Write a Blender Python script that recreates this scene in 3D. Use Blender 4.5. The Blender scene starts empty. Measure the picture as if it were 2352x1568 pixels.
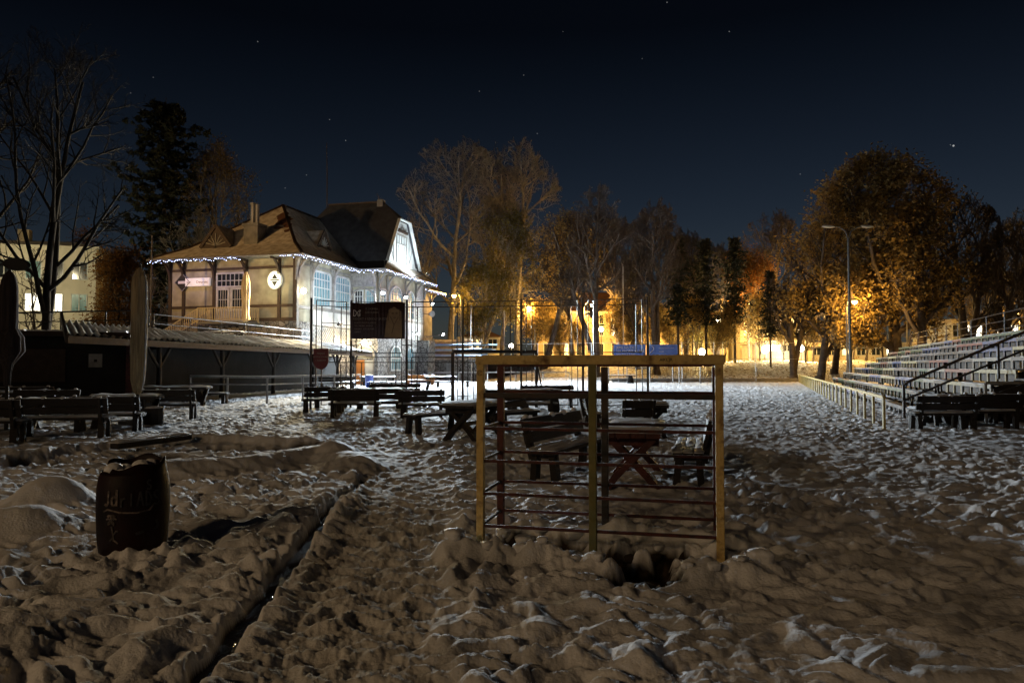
import bpy, math, random
import numpy as np
from mathutils import Vector, Matrix
S = bpy.context.scene
C = S.collection
R = math.radians
random.seed(7)
rng = np.random.default_rng(11)

# ------------------------------------------------------------------ camera
F = 1680.0; PITCH = math.atan(58/F); EYE = 1.6
cam = bpy.data.objects.new('camera', bpy.data.cameras.new('camera')); C.objects.link(cam)
cam.location = (0, 0, EYE); cam.rotation_euler = (math.pi/2+PITCH, 0, 0)
cam.data.lens = 36*F/2352; cam.data.sensor_width = 36; cam.data.clip_start = .05; cam.data.clip_end = 3000
S.camera = cam
cp, sp = math.cos(PITCH), math.sin(PITCH)
def ray(px, py):
    u = (px-1176)/F; v = (784-py)/F
    return Vector((u, cp-v*sp, sp+v*cp))
def P(px, py, Y):                     # point of the photograph at a given distance ahead
    d = ray(px, py); t = Y/d.y
    return Vector((d.x*t, Y, EYE+d.z*t))
def G(px, py):                        # the same on the level ground
    d = ray(px, py); t = -EYE/d.z
    return Vector((d.x*t, d.y*t, 0))
def XA(px, Y): return (px-1176)/F*Y*1.0

# ------------------------------------------------------------------ objects
def tag(o, label=None, cat=None, group=None, kind=None):
    if label: o['label'] = label
    if cat: o['category'] = cat
    if group: o['group'] = group
    if kind: o['kind'] = kind
    return o
def thing(name, label, cat, loc=(0, 0, 0), rz=0, group=None):
    o = bpy.data.objects.new(name, None); C.objects.link(o)
    o.location = loc; o.rotation_euler = (0, 0, rz); o.empty_display_size = .2
    return tag(o, label, cat, group)
def kids(o): return [c for c in bpy.data.objects if c.parent == o]
def copy_tree(o, parent=None):
    c = o.copy(); C.objects.link(c)
    if parent: c.parent = parent
    for k in KIDS.get(o.name, []): copy_tree(k, c)
    return c
KIDS = {}
def obj(name, me, parent=None):
    o = bpy.data.objects.new(name, me); C.objects.link(o)
    if parent:
        o.parent = parent; KIDS.setdefault(parent.name, []).append(o)
    return o
class MB:
    def __init__(s): s.v = []; s.f = []
    def add(s, vs, fs):
        n = len(s.v); s.v += [tuple(q) for q in vs]; s.f += [tuple(i+n for i in f) for f in fs]; return s
    def box(s, x0, x1, y0, y1, z0, z1):
        return s.add([(x0,y0,z0),(x1,y0,z0),(x1,y1,z0),(x0,y1,z0),(x0,y0,z1),(x1,y0,z1),(x1,y1,z1),(x0,y1,z1)],
                     [(0,3,2,1),(4,5,6,7),(0,1,5,4),(1,2,6,5),(2,3,7,6),(3,0,4,7)])
    def bar(s, p, q, w, h=None, up=(0,0,1)):
        p = Vector(p); q = Vector(q); h = h or w; d = (q-p).normalized(); u = Vector(up)
        if abs(d.dot(u)) > .98: u = Vector((0,1,0)) if abs(d.y) < .9 else Vector((1,0,0))
        a = d.cross(u).normalized()*w/2; b = a.cross(d).normalized()*h/2
        return s.add([p-a-b,p+a-b,p+a+b,p-a+b,q-a-b,q+a-b,q+a+b,q-a+b],
                     [(0,3,2,1),(4,5,6,7),(0,1,5,4),(1,2,6,5),(2,3,7,6),(3,0,4,7)])
    def tube(s, pts, rad, n=8, caps=True):
        pts = [Vector(p) for p in pts]
        if not isinstance(rad, (list, tuple)): rad = [rad]*len(pts)
        n0 = len(s.v); ref = None
        for i, p in enumerate(pts):
            d = (pts[min(i+1, len(pts)-1)]-pts[max(i-1, 0)])
            if d.length < 1e-9: d = Vector((0,0,1))
            d.normalize()
            if ref is None: ref = Vector((1,0,0)) if abs(d.x) < .8 else Vector((0,1,0))
            a = (ref-d*ref.dot(d)).normalized(); ref = a; b = d.cross(a)
            for k in range(n):
                t = 2*math.pi*k/n; q = p+(a*math.cos(t)+b*math.sin(t))*rad[i]; s.v.append((q.x,q.y,q.z))
        for i in range(len(pts)-1):
            for k in range(n):
                s.f.append((n0+i*n+k, n0+i*n+(k+1)%n, n0+(i+1)*n+(k+1)%n, n0+(i+1)*n+k))
        if caps:
            s.f.append(tuple(n0+k for k in reversed(range(n)))); s.f.append(tuple(n0+(len(pts)-1)*n+k for k in range(n)))
        return s
    def rod(s, p, q, r, n=8): return s.tube([p, q], r, n)
    def face(s, *pts): return s.add(pts, [tuple(range(len(pts)))])
    def ext(s, poly, vec):            # extrude a planar polygon
        n = len(poly); vec = Vector(vec); a = [Vector(p) for p in poly]; b = [p+vec for p in a]
        return s.add(a+b, [tuple(reversed(range(n))), tuple(range(n, 2*n))]+[(i,(i+1)%n,n+(i+1)%n,n+i) for i in range(n)])
    def lathe(s, prof, n=24, c=(0,0,0), sx=1, sy=1, wob=None):
        n0 = len(s.v)
        for j, (r, z) in enumerate(prof):
            for k in range(n):
                t = 2*math.pi*k/n; rr = r*(1 if wob is None else wob(t, z))
                s.v.append((c[0]+rr*math.cos(t)*sx, c[1]+rr*math.sin(t)*sy, c[2]+z))
        for j in range(len(prof)-1):
            for k in range(n): s.f.append((n0+j*n+k, n0+j*n+(k+1)%n, n0+(j+1)*n+(k+1)%n, n0+(j+1)*n+k))
        s.f.append(tuple(n0+k for k in reversed(range(n)))); s.f.append(tuple(n0+(len(prof)-1)*n+k for k in range(n)))
        return s
    def mesh(s, name, m, smooth=False):
        me = bpy.data.meshes.new(name); me.from_pydata(s.v, [], s.f)
        if m: me.materials.append(m)
        if smooth: me.polygons.foreach_set('use_smooth', [True]*len(me.polygons))
        me.update(); return me
    def build(s, name, m, parent=None, smooth=False, bevel=0):
        o = obj(name, s.mesh(name, m, smooth), parent)
        if bevel:
            b = o.modifiers.new('b', 'BEVEL'); b.width = bevel; b.segments = 2; b.limit_method = 'ANGLE'
        return o
def arc(cx, cy, r, a0, a1, n): return [(cx+r*math.cos(R(a0+(a1-a0)*i/n)), cy+r*math.sin(R(a0+(a1-a0)*i/n))) for i in range(n+1)]
def text(name, body, size, m, parent, loc, rot=(math.pi/2, 0, 0), align='LEFT', ext=.003):
    cu = bpy.data.curves.new(name, 'FONT'); cu.body = body; cu.size = size; cu.align_x = align; cu.extrude = ext
    cu.materials.append(m); q = bpy.data.objects.new('t', cu); C.objects.link(q); bpy.context.view_layer.update()
    me = bpy.data.meshes.new_from_object(q.evaluated_get(bpy.context.evaluated_depsgraph_get())); bpy.data.objects.remove(q)
    o = obj(name, me, parent); o.location = loc; o.rotation_euler = rot; return o

# ------------------------------------------------------------------ materials
def mat(name, col, rough=.7, col2=None, scale=6, bump=0, bscale=None, metal=0, spec=.4, island=0, stretch=None, detail=5, contrast=(.35,.65), trans=0, bands=0):
    m = bpy.data.materials.new(name); m.use_nodes = True; nt = m.node_tree; N = nt.nodes; L = nt.links
    b = N['Principled BSDF']; b.inputs['Roughness'].default_value = rough; b.inputs['Metallic'].default_value = metal
    b.inputs['Specular IOR Level'].default_value = spec; b.inputs['Base Color'].default_value = (*col, 1)
    tc = N.new('ShaderNodeTexCoord'); src = tc.outputs['Object']
    if stretch:
        mp = N.new('ShaderNodeMapping'); mp.inputs['Scale'].default_value = stretch; L.new(src, mp.inputs[0]); src = mp.outputs[0]
    if col2:
        n = N.new('ShaderNodeTexNoise'); n.inputs['Scale'].default_value = scale; n.inputs['Detail'].default_value = detail
        L.new(src, n.inputs['Vector'])
        r = N.new('ShaderNodeValToRGB'); r.color_ramp.elements[0].position, r.color_ramp.elements[1].position = contrast
        r.color_ramp.elements[0].color = (*col, 1); r.color_ramp.elements[1].color = (*col2, 1)
        out = n.outputs['Fac']
        if island:
            g = N.new('ShaderNodeNewGeometry'); mx = N.new('ShaderNodeMix'); mx.inputs[0].default_value = island
            L.new(out, mx.inputs[2]); L.new(g.outputs['Random Per Island'], mx.inputs[3]); out = mx.outputs[0]
            r.color_ramp.elements[0].position, r.color_ramp.elements[1].position = .1, .9
        L.new(out, r.inputs[0]); L.new(r.outputs[0], b.inputs['Base Color'])
    if trans:
        tb = N.new('ShaderNodeBsdfTranslucent'); ms = N.new('ShaderNodeMixShader'); ms.inputs[0].default_value = trans
        L.new(r.outputs[0], tb.inputs[0]); L.new(b.outputs[0], ms.inputs[1]); L.new(tb.outputs[0], ms.inputs[2]); L.new(ms.outputs[0], N['Material Output'].inputs[0])
    if bands:
        wv = N.new('ShaderNodeTexWave'); wv.bands_direction = 'Z'; wv.wave_profile = 'SAW'; wv.inputs['Scale'].default_value = bands; wv.inputs['Distortion'].default_value = .6; wv.inputs['Detail Scale'].default_value = 3
        L.new(tc.outputs['Object'], wv.inputs[0]); bb = N.new('ShaderNodeBump'); bb.inputs['Strength'].default_value = .7; bb.inputs['Distance'].default_value = .05; L.new(wv.outputs['Fac'], bb.inputs['Height']); L.new(bb.outputs[0], b.inputs['Normal'])
    elif bump:
        n2 = N.new('ShaderNodeTexNoise'); n2.inputs['Scale'].default_value = bscale or scale*3; n2.inputs['Detail'].default_value = 6
        L.new(src, n2.inputs['Vector']); bp = N.new('ShaderNodeBump'); bp.inputs['Strength'].default_value = bump; bp.inputs['Distance'].default_value = .03
        L.new(n2.outputs['Fac'], bp.inputs['Height']); L.new(bp.outputs[0], b.inputs['Normal'])
    return m
def emit(name, col, s, base=(.8,.8,.8)):
    m = bpy.data.materials.new(name); m.use_nodes = True; b = m.node_tree.nodes['Principled BSDF']
    b.inputs['Base Color'].default_value = (*base, 1); b.inputs['Emission Color'].default_value = (*col, 1); b.inputs['Emission Strength'].default_value = s
    return m
def stone_mat(name, a, b_, sc):
    m = bpy.data.materials.new(name); m.use_nodes = True; N = m.node_tree.nodes; L = m.node_tree.links; b = N['Principled BSDF']
    tc = N.new('ShaderNodeTexCoord'); v = N.new('ShaderNodeTexVoronoi'); v.inputs['Scale'].default_value = sc; L.new(tc.outputs['Object'], v.inputs['Vector'])
    e = N.new('ShaderNodeTexVoronoi'); e.feature = 'DISTANCE_TO_EDGE'; e.inputs['Scale'].default_value = sc; L.new(tc.outputs['Object'], e.inputs['Vector'])
    r = N.new('ShaderNodeValToRGB'); r.color_ramp.elements[0].color = (*a, 1); r.color_ramp.elements[1].color = (*b_, 1); L.new(v.outputs['Color'], r.inputs[0])
    r2 = N.new('ShaderNodeValToRGB'); r2.color_ramp.elements[0].position = .02; r2.color_ramp.elements[1].position = .09
    L.new(e.outputs['Distance'], r2.inputs[0]); mx = N.new('ShaderNodeMix'); mx.data_type = 'RGBA'; mx.inputs[6].default_value = (.05,.045,.04,1)
    L.new(r2.outputs[0], mx.inputs[0]); L.new(r.outputs[0], mx.inputs[7]); L.new(mx.outputs[2], b.inputs['Base Color'])
    bp = N.new('ShaderNodeBump'); bp.inputs['Strength'].default_value = .8; bp.inputs['Distance'].default_value = .06; L.new(r2.outputs[0], bp.inputs['Height']); L.new(bp.outputs[0], b.inputs['Normal'])
    b.inputs['Roughness'].default_value = .85; return m
M = dict(
    snow=mat('snow', (.78,.79,.82), .55, (.7,.71,.74), 9, .5, 30),
    snowroof=mat('snow_dusting', (.66,.6,.52), .8, (.38,.32,.25), 2.2, .5, 14, detail=8, bands=1.5),
    wood=mat('dark_wood', (.026,.019,.014), .65, (.012,.009,.007), 5, .4, 30, stretch=(1,8,8)),
    redwood=mat('red_painted_wood', (.10,.022,.015), .6, (.05,.014,.01), 5, .4, 30),
    timber=mat('brown_timber', (.05,.03,.02), .6, (.03,.018,.012), 4, .3),
    paletimber=mat('pale_timber', (.3,.285,.26), .6, (.2,.19,.17), 4, .3),
    plaster=mat('plaster', (.48,.45,.33), .85, (.28,.26,.19), 1.1, .25, 12, detail=8),
    white=mat('white_paint', (.62,.63,.61), .6, (.42,.43,.41), 1.6, detail=8),
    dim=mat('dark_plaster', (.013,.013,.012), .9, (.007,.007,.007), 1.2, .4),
    roof=mat('old_brown_shingle', (.2,.17,.15), .8, (.36,.34,.32), 1.3, .7, 20, detail=9, contrast=(.42,.62)),
    roofdark=mat('slate_roof', (.022,.022,.026), .85, (.04,.04,.045), 2, .7, 22),
    stone=stone_mat('rubble_stone', (.2,.19,.17), (.42,.4,.37), 2.6),
    ochre=mat('ochre_paint', (.64,.46,.17), .5, (.16,.08,.03), 9, .5, 40, detail=12, contrast=(.52,.72)),
    olive=mat('olive_paint', (.12,.12,.04), .5, (.2,.17,.05), 5, .2),
    maroon=mat('maroon_paint', (.085,.02,.017), .6, (.03,.012,.01), 12, .3, contrast=(.45,.65)),
    iron=mat('dark_iron', (.03,.03,.032), .5, (.06,.04,.03), 8, .2, metal=.3),
    mast=mat('mast_grey', (.13,.13,.12), .6, (.09,.09,.085), 6), steel=mat('galvanised_steel', (.35,.35,.36), .45, (.25,.25,.26), 8, metal=.6),
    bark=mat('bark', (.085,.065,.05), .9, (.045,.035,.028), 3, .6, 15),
    barkdim=mat('dimmed_bark', (.018,.015,.012), .9, (.010,.008,.007), 3, .6, 15), barkpale=mat('pale_bark', (.24,.215,.18), .9, (.12,.105,.09), 3, .6, 15),  # left trees' bark darkened in colour to look unlit by the street lamp
    leafbrown=mat('withered_leaves', (.32,.225,.075), .8, (.16,.11,.04), .6, island=.75, trans=.45),
    leafochre=mat('ochre_leaves', (.17,.14,.035), .8, (.08,.07,.02), .6, island=.75, trans=.45),
    leaforange=mat('orange_leaves', (.28,.13,.03), .8, (.15,.07,.02), .6, island=.75, trans=.45),
    needle=mat('needles', (.03,.034,.018), .85, (.014,.017,.009), .6, island=.75),
    amberwall=mat('ochre_render', (.38,.3,.19), .9, (.28,.22,.14), .6, .2),
    creamwall=mat('cream_render', (.62,.57,.45), .9, (.5,.46,.36), .5, .2),
    tile=mat('roof_tile', (.16,.07,.045), .8, (.09,.045,.03), 1, .4),
    glass=mat('dark_glass', (.02,.025,.03), .12, spec=.7),
    curtain=mat('curtained_glass', (.08,.19,.22), .25, (.26,.42,.45), 2.5, spec=.6, stretch=(1,4,.2)),
    fabric=mat('parasol_canvas', (.6,.46,.27), .9, (.34,.25,.14), 4, .5, 14, stretch=(6,6,.4)),
    fabricdark=mat('brown_canvas', (.06,.042,.036), .9, (.03,.02,.018), 4, .5, 14, stretch=(6,6,.4)),
    orange=mat('orange_door', (.5,.2,.05), .5, (.36,.13,.03), 4, .2, stretch=(8,8,.5)),
    barrel=mat('dark_plastic', (.006,.004,.004), .6, (.02,.004,.004), 3, .25, spec=.2),
    red=mat('red_sign', (.14,.02,.03), .4), blue=mat('blue_banner', (.08,.14,.42), .5, (.12,.2,.5), 2),
    bluebin=mat('blue_plastic', (.04,.07,.3), .4), railpaint=mat('dull_ochre_paint', (.55,.42,.14), .55, (.4,.3,.1), 4), cream=mat('cream_paint', (.6,.5,.3), .5, (.5,.4,.25), 4),
    ink=mat('black_paint', (.012,.012,.012), .6), chalk=mat('white_lettering', (.75,.72,.68), .7),
    poster=mat('dark_poster', (.05,.03,.035), .45, (.075,.04,.04), 2), photo=mat('poster_photo', (.34,.23,.13), .5, (.25,.17,.1), 2.5),
    asphalt=mat('asphalt', (.05,.05,.05), .8, (.3,.3,.3), 1),
    pipe=mat('pale_blue_pipe', (.45,.6,.75), .3, (.3,.45,.6), 3), concrete=mat('concrete', (.25,.24,.22), .9, (.15,.145,.135), 2, .5),
    lit=emit('lit_window', (1,.93,.75), 3.0), litwarm=emit('warm_window', (1,.72,.3), 2.2), bulb=emit('led_bulb', (.5,.6,1), 10),
    lampwarm=emit('sodium_lamp', (1,.6,.16), 22), lampwhite=emit('white_lamp', (1,.9,.66), 40), lampcool=emit('flood_lamp', (.9,.96,1), 14),
    water=mat('meltwater', (.02,.018,.015), .08, spec=.8, bump=.5, bscale=30),
)
def light(name, kind, loc, power, col, parent=None, target=None, size=.15, spot=90, blend=.6):
    d = bpy.data.lights.new(name, kind); d.energy = power; d.color = col
    if kind in ('POINT', 'SPOT'): d.shadow_soft_size = size
    if kind == 'SPOT': d.spot_size = R(spot); d.spot_blend = blend
    o = bpy.data.objects.new(name, d); C.objects.link(o); o.location = loc
    if parent: o.parent = parent
    if target is not None: o.rotation_euler = (Vector(target)-Vector(loc)).to_track_quat('-Z', 'Y').to_euler()
    return o

# ------------------------------------------------------------------ sky and lamp light from behind the camera
SUN_EL, SUN_AZ = 20, 210       # degrees; azimuth of the source, clockwise from +Y
W = bpy.data.worlds.new('World'); S.world = W; W.use_nodes = True
N = W.node_tree.nodes; L = W.node_tree.links; N.clear()
wo = N.new('ShaderNodeOutputWorld'); bg = N.new('ShaderNodeBackground'); sky = N.new('ShaderNodeTexSky'); sky.sky_type = 'NISHITA'
sky.sun_disc = False; sky.sun_elevation = R(SUN_EL); sky.sun_rotation = R(SUN_AZ); sky.ozone_density = 3; sky.dust_density = .6
hue = N.new('ShaderNodeMix'); hue.data_type = 'RGBA'; hue.blend_type = 'MULTIPLY'; hue.inputs[0].default_value = 1
hue.inputs[7].default_value = (.0060, .0055, .0058, 1); L.new(sky.outputs[0], hue.inputs[6])
SKYMUL = hue
geo = N.new('ShaderNodeTexCoord'); acc = None
STARS = [(592,96,.5),(757,275,.6),(794,323,.7),(1675,73,.6),(2190,335,1.6),(2183,333,.6),(1532,6,.6),(1203,173,.4),(1234,307,.4),(1101,210,.4),(352,178,.3),(704,402,.4),(1838,400,.5),(1293,73,.3),(300,214,.4),(1475,135,.3),(655,432,.3),(1258,379,.3)]
for (x, y, br) in STARS:
    d = ray(x, y).normalized(); dp = N.new('ShaderNodeVectorMath'); dp.operation = 'DOT_PRODUCT'; dp.inputs[1].default_value = d
    L.new(geo.outputs['Generated'], dp.inputs[0]); gt = N.new('ShaderNodeMath'); gt.operation = 'GREATER_THAN'; gt.inputs[1].default_value = math.cos(R(.038 if br < 1 else .06))
    L.new(dp.outputs['Value'], gt.inputs[0]); ml = N.new('ShaderNodeMath'); ml.operation = 'MULTIPLY_ADD'; ml.inputs[1].default_value = br*.22
    L.new(gt.outputs[0], ml.inputs[0])
    if acc: L.new(acc, ml.inputs[2])
    else: ml.inputs[2].default_value = 0
    acc = ml.outputs[0]
ad = N.new('ShaderNodeMix'); ad.data_type = 'RGBA'; ad.blend_type = 'ADD'; ad.inputs[0].default_value = 1
sep = N.new('ShaderNodeSeparateXYZ'); L.new(geo.outputs['Generated'], sep.inputs[0])
m1 = N.new('ShaderNodeMapRange'); m1.interpolation_type = 'SMOOTHSTEP'; m1.inputs[1].default_value = -.6; m1.inputs[2].default_value = .95; m1.inputs[3].default_value = .35; m1.inputs[4].default_value = 1.25; L.new(sep.outputs['Y'], m1.inputs[0])
m2 = N.new('ShaderNodeMapRange'); m2.inputs[1].default_value = 0; m2.inputs[2].default_value = .42; m2.inputs[3].default_value = 1.05; m2.inputs[4].default_value = .16; L.new(sep.outputs['Z'], m2.inputs[0])
mm = N.new('ShaderNodeMath'); mm.operation = 'MULTIPLY'; L.new(m1.outputs[0], mm.inputs[0]); L.new(m2.outputs[0], mm.inputs[1])
sc_ = N.new('ShaderNodeVectorMath'); sc_.operation = 'SCALE'; L.new(hue.outputs[2], sc_.inputs[0]); L.new(mm.outputs[0], sc_.inputs['Scale'])
L.new(sc_.outputs[0], ad.inputs[6]); L.new(acc, ad.inputs[7]); L.new(ad.outputs[2], bg.inputs[0]); bg.inputs[1].default_value = 1; L.new(bg.outputs[0], wo.inputs[0])
sun = light('sun', 'SUN', (0, -20, 20), .13, (1, .68, .38)); sun.data.angle = R(6)
az, el = R(SUN_AZ), R(SUN_EL)
sun.rotation_euler = Vector((-math.sin(az)*math.cos(el), -math.cos(az)*math.cos(el), -math.sin(el))).to_track_quat('-Z', 'Y').to_euler()

S.view_settings.view_transform = 'Standard'; S.view_settings.look = 'None'; S.view_settings.exposure = 0; S.view_settings.gamma = 1
S.cycles.use_denoising = True; S.cycles.max_bounces = 4; S.cycles.diffuse_bounces = 2; S.cycles.glossy_bounces = 2; S.cycles.transparent_max_bounces = 4
S.cycles.sample_clamp_indirect = 3; S.cycles.caustics_reflective = False; S.cycles.caustics_refractive = False
try: S.cycles.use_light_tree = True
except Exception: pass

# ------------------------------------------------------------------ ground
PERM = rng.permutation(4096)
def hsh(ix, iy, s=0): return PERM[(PERM[(ix+s*131) & 4095]+iy) & 4095]
ANG = rng.random(4096)*2*math.pi; GX, GY = np.cos(ANG), np.sin(ANG); RND = rng.random((4096, 4))
def perlin(x, y, s=0):
    xi = np.floor(x).astype(int); yi = np.floor(y).astype(int); fx = x-xi; fy = y-yi
    u = fx*fx*fx*(fx*(fx*6-15)+10); v = fy*fy*fy*(fy*(fy*6-15)+10)
    def g(a, b):
        h = hsh(xi+a, yi+b, s); return GX[h]*(fx-a)+GY[h]*(fy-b)
    return ((g(0,0)*(1-u)+g(1,0)*u)*(1-v)+(g(0,1)*(1-u)+g(1,1)*u)*v)*1.5
def ss(a, b, x):
    t = np.clip((x-a)/(b-a), 0, 1); return t*t*(3-2*t)
def prints(x, y, cell, s):            # elongated foot dents on a jittered grid
    xi = np.floor(x/cell).astype(int); yi = np.floor(y/cell).astype(int); out = np.zeros_like(x)
    for a in (-1, 0, 1):
        for b in (-1, 0, 1):
            h = hsh(xi+a, yi+b, s); r = RND[h]
            dx = x-(xi+a+r[..., 0])*cell; dy = y-(yi+b+r[..., 1])*cell; t = r[..., 2]*math.pi
            ux = dx*np.cos(t)+dy*np.sin(t); uy = -dx*np.sin(t)+dy*np.cos(t)
            q = np.sqrt((ux/.20)**2+(uy/.10)**2)
            k = (r[..., 3] > .2)*(.5+r[..., 3]*.5)
            out += k*(-ss(1.05, .55, q)+.35*np.exp(-((q-1.25)/.22)**2))
    return out
def pdist(x, y, pts):                 # distance to a polyline; sign > 0 on its left
    best = np.full_like(x, 1e9); sg = np.zeros_like(x)
    for (a, b) in zip(pts[:-1], pts[1:]):
        ax, ay, bx, by = a[0], a[1], b[0], b[1]; vx, vy = bx-ax, by-ay; l2 = vx*vx+vy*vy
        t = np.clip(((x-ax)*vx+(y-ay)*vy)/l2, 0, 1); dx = x-ax-t*vx; dy = y-ay-t*vy; d = np.hypot(dx, dy)
        m = d < best; best = np.where(m, d, best); sg = np.where(m, np.sign(vx*(y-ay)-vy*(x-ax)), sg)
    return best, sg
g2 = lambda px, py: tuple(G(px, py)[:2])
PATH = [(-.75, 1.0), g2(780,1566), g2(830,1420), g2(880,1290), g2(925,1170), g2(930,1090), g2(905,1030), g2(870,985), g2(890,950)]
CHAN = [(-2.0, 1.8), g2(445,1560), g2(595,1380), g2(690,1262), g2(762,1165), g2(838,1096)]
BED = [g2(380,1088), g2(560,1075), g2(740,1045), g2(815,1072)]
RIM = [g2(-60,1075), g2(160,1040), g2(420,1012), g2(560,1016), g2(730,1024)]
FR_L = Vector((-.28, 6.59)); FR_R = Vector((1.727, 6.11)); FR_N = Vector((.17, .71))
HOLES = [((.0,6.72),.2,.10),((.36,6.62),.26,.12),((.68,6.55),.14,.08),((.92,6.45),.2,.12),((1.3,6.4),.2,.11),((1.58,6.45),.12,.08),((1.08,5.98),.24,.15),((1.0,5.6),.20,.13),((.86,6.1),.16,.1),((1.92,6.4),.1,.08),((.74,6.3),.13,.08),((-.25,6.56),.09,.05),((1.72,6.08),.09,.05)]
DIRT = [(g2(520,1030),.55,.18),(g2(640,1030),.6,.16),(g2(345,1048),.5,.14),(g2(730,1035),.35,.1),(g2(105,1062),.4,.1),(g2(320,1062),.3,.1)]
MOUND = [(g2(115,1165),.42,.34),(g2(40,1225),.38,.25),(g2(20,1480),.5,.12),(g2(1240,1300),.0001,0),(g2(780,1050),.35,.12)]
BERM = [((-.5,6.3),(-.15,6.22),.14,.10),((-.15,6.22),(.3,6.08),.12,.09),((.3,6.08),(.72,5.9),.12,.08),((1.35,5.62),(1.95,5.75),.17,.14),((1.5,6.3),(1.7,6.28),.12,.13),((.0,7.0),(1.0,6.95),.1,.12),((1.0,6.95),(2.0,6.7),.1,.12),((1.55,5.6),(1.75,5.55),.12,.05)]
def ground(x, y, want=False):
    x = np.asarray(x, float); y = np.asarray(y, float); dist = np.hypot(x, y)
    z = .02*perlin(x/7, y/7, 1)*ss(60, 40, dist)
    bank = ss(76, 97, y)*ss(-4, 6, x)
    z = z+2.3*bank+bank*.35*perlin(x/3, y/3, 9)
    pd, _ = pdist(x, y, PATH); cd, cs = pdist(x, y, CHAN)
    wob = .09*perlin(x/.5, y/.5, 3)+.05*perlin(x/.18, y/.18, 4)
    pw = ss(.66, .38, pd+1.6*wob)*ss(15.5, 9.5, y+3*wob); cw = ss(.105, .045, cd+wob*.5)*(.75+.25*ss(-.3, .3, perlin(x/.6, y/.6, 27)))
    bd, bs = pdist(x, y, BED)
    left = np.where(cs > 0, ss(.03, .4, cd), 0)*ss(1.2, 2.6, y)*ss(9.5, 6.5, y)
    z = z+left*(.02+.04*perlin(x/.5, y/.5, 25))
    soft = np.exp(-(bd/.5)**2)
    z = z+.2*np.exp(-(bd/.42)**2)+.10*np.exp(-((x+1.9)**2+(y-8.0)**2)/1.2)
    rd, _ = pdist(x, y, RIM); z = z+.16*np.exp(-(rd/.22)**4)
    for (c, r, hh) in MOUND: z = z+hh*np.exp(-(((x-c[0])**2+(y-c[1])**2)/r**2)**1.3)
    for (a, b, r, hh) in BERM:
        d, _ = pdist(x, y, [a, b]); z = z+hh*np.exp(-(np.maximum(d+.07*perlin(x/.17, y/.17, 17), 0)/r)**2.5)*(.8+.35*perlin(x/.23, y/.2, 18))
    dirt = np.zeros_like(x)
    wd = .35*perlin(x/.22, y/.22, 5)+.2*perlin(x/.09, y/.09, 6)
    for (c, r, dp) in HOLES:
        q = np.hypot((x-c[0])/1.35, y-c[1])/(r*1.2)+wd; k = ss(1.05, .6, q); z = z-dp*k; dirt = np.maximum(dirt, ss(.95, .75, q))
    wd2 = .5*perlin(x/.6, y/.6, 15)+.3*perlin(x/.2, y/.2, 16)
    for (c, r, dp) in DIRT:
        q = np.hypot((x-c[0])/1.6, y-c[1])/r+wd2; k = ss(1.05, .5, q); z = z-dp*k; dirt = np.maximum(dirt, ss(.95, .7, q)*.9)
    near = ss(24, 6, dist); amp = 1-.55*soft
    for (c, r, hh) in MOUND[:2]: amp = amp*(1-.8*np.exp(-((x-c[0])**2+(y-c[1])**2)/(r*1.1)**2))
    wx = x+.12*perlin(x/.4, y/.4, 21); wy = y+.12*perlin(x/.4, y/.4, 22)
    lumps = .115*np.abs(perlin(wx/.31, wy/.23, 7))+.042*np.abs(perlin(wx/.13, wy/.10, 8))+.012*np.abs(perlin(x/.055, y/.045, 10))+.030*np.abs(perlin(wx/.9, wy/.7, 23))-.045
    ft = .8*prints(wx, wy, .40, 31)+.8*prints(wx+3.1, wy+1.7, .55, 57)
    region = .62+.5*ss(-.35, .45, perlin(x/2.2, y/1.8, 41))-.08*ss(2.5, 6, x)
    z = z+(1-pw)*(1-.85*cw)*amp*region*(lumps*(.75+.25*near)+.026*ft*(.9+.1*near))
    rough = .042*np.abs(perlin(x/.17, y/.13, 11))+.022*np.abs(perlin(x/.065, y/.055, 12))+.028*np.abs(perlin(x/.34, y/.4, 13))-.02+.008*perlin(x/.03, y/.03, 19)
    z = z+pw*(-.035+rough*ss(20, 6, dist)+.034*prints(x, y, .33, 77))
    z = z+.022*np.exp(-((pd-.66+1.6*wob)/.13)**2)*(1+1.4*perlin(x/.3, y/.25, 14))*ss(15, 11, y)*(1-cw)
    z = z+.012*np.exp(-((cd-.26)/.12)**2)*(1-pw)*(1+perlin(x/.2, y/.2, 26))
    z = z*(1-cw)+cw*(-.075); dirt = np.maximum(dirt, ss(.55, .85, cw))
    if want: return z, pw, dirt
    return z
def gz(x, y): return float(ground(np.array([x]), np.array([y]))[0])
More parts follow.
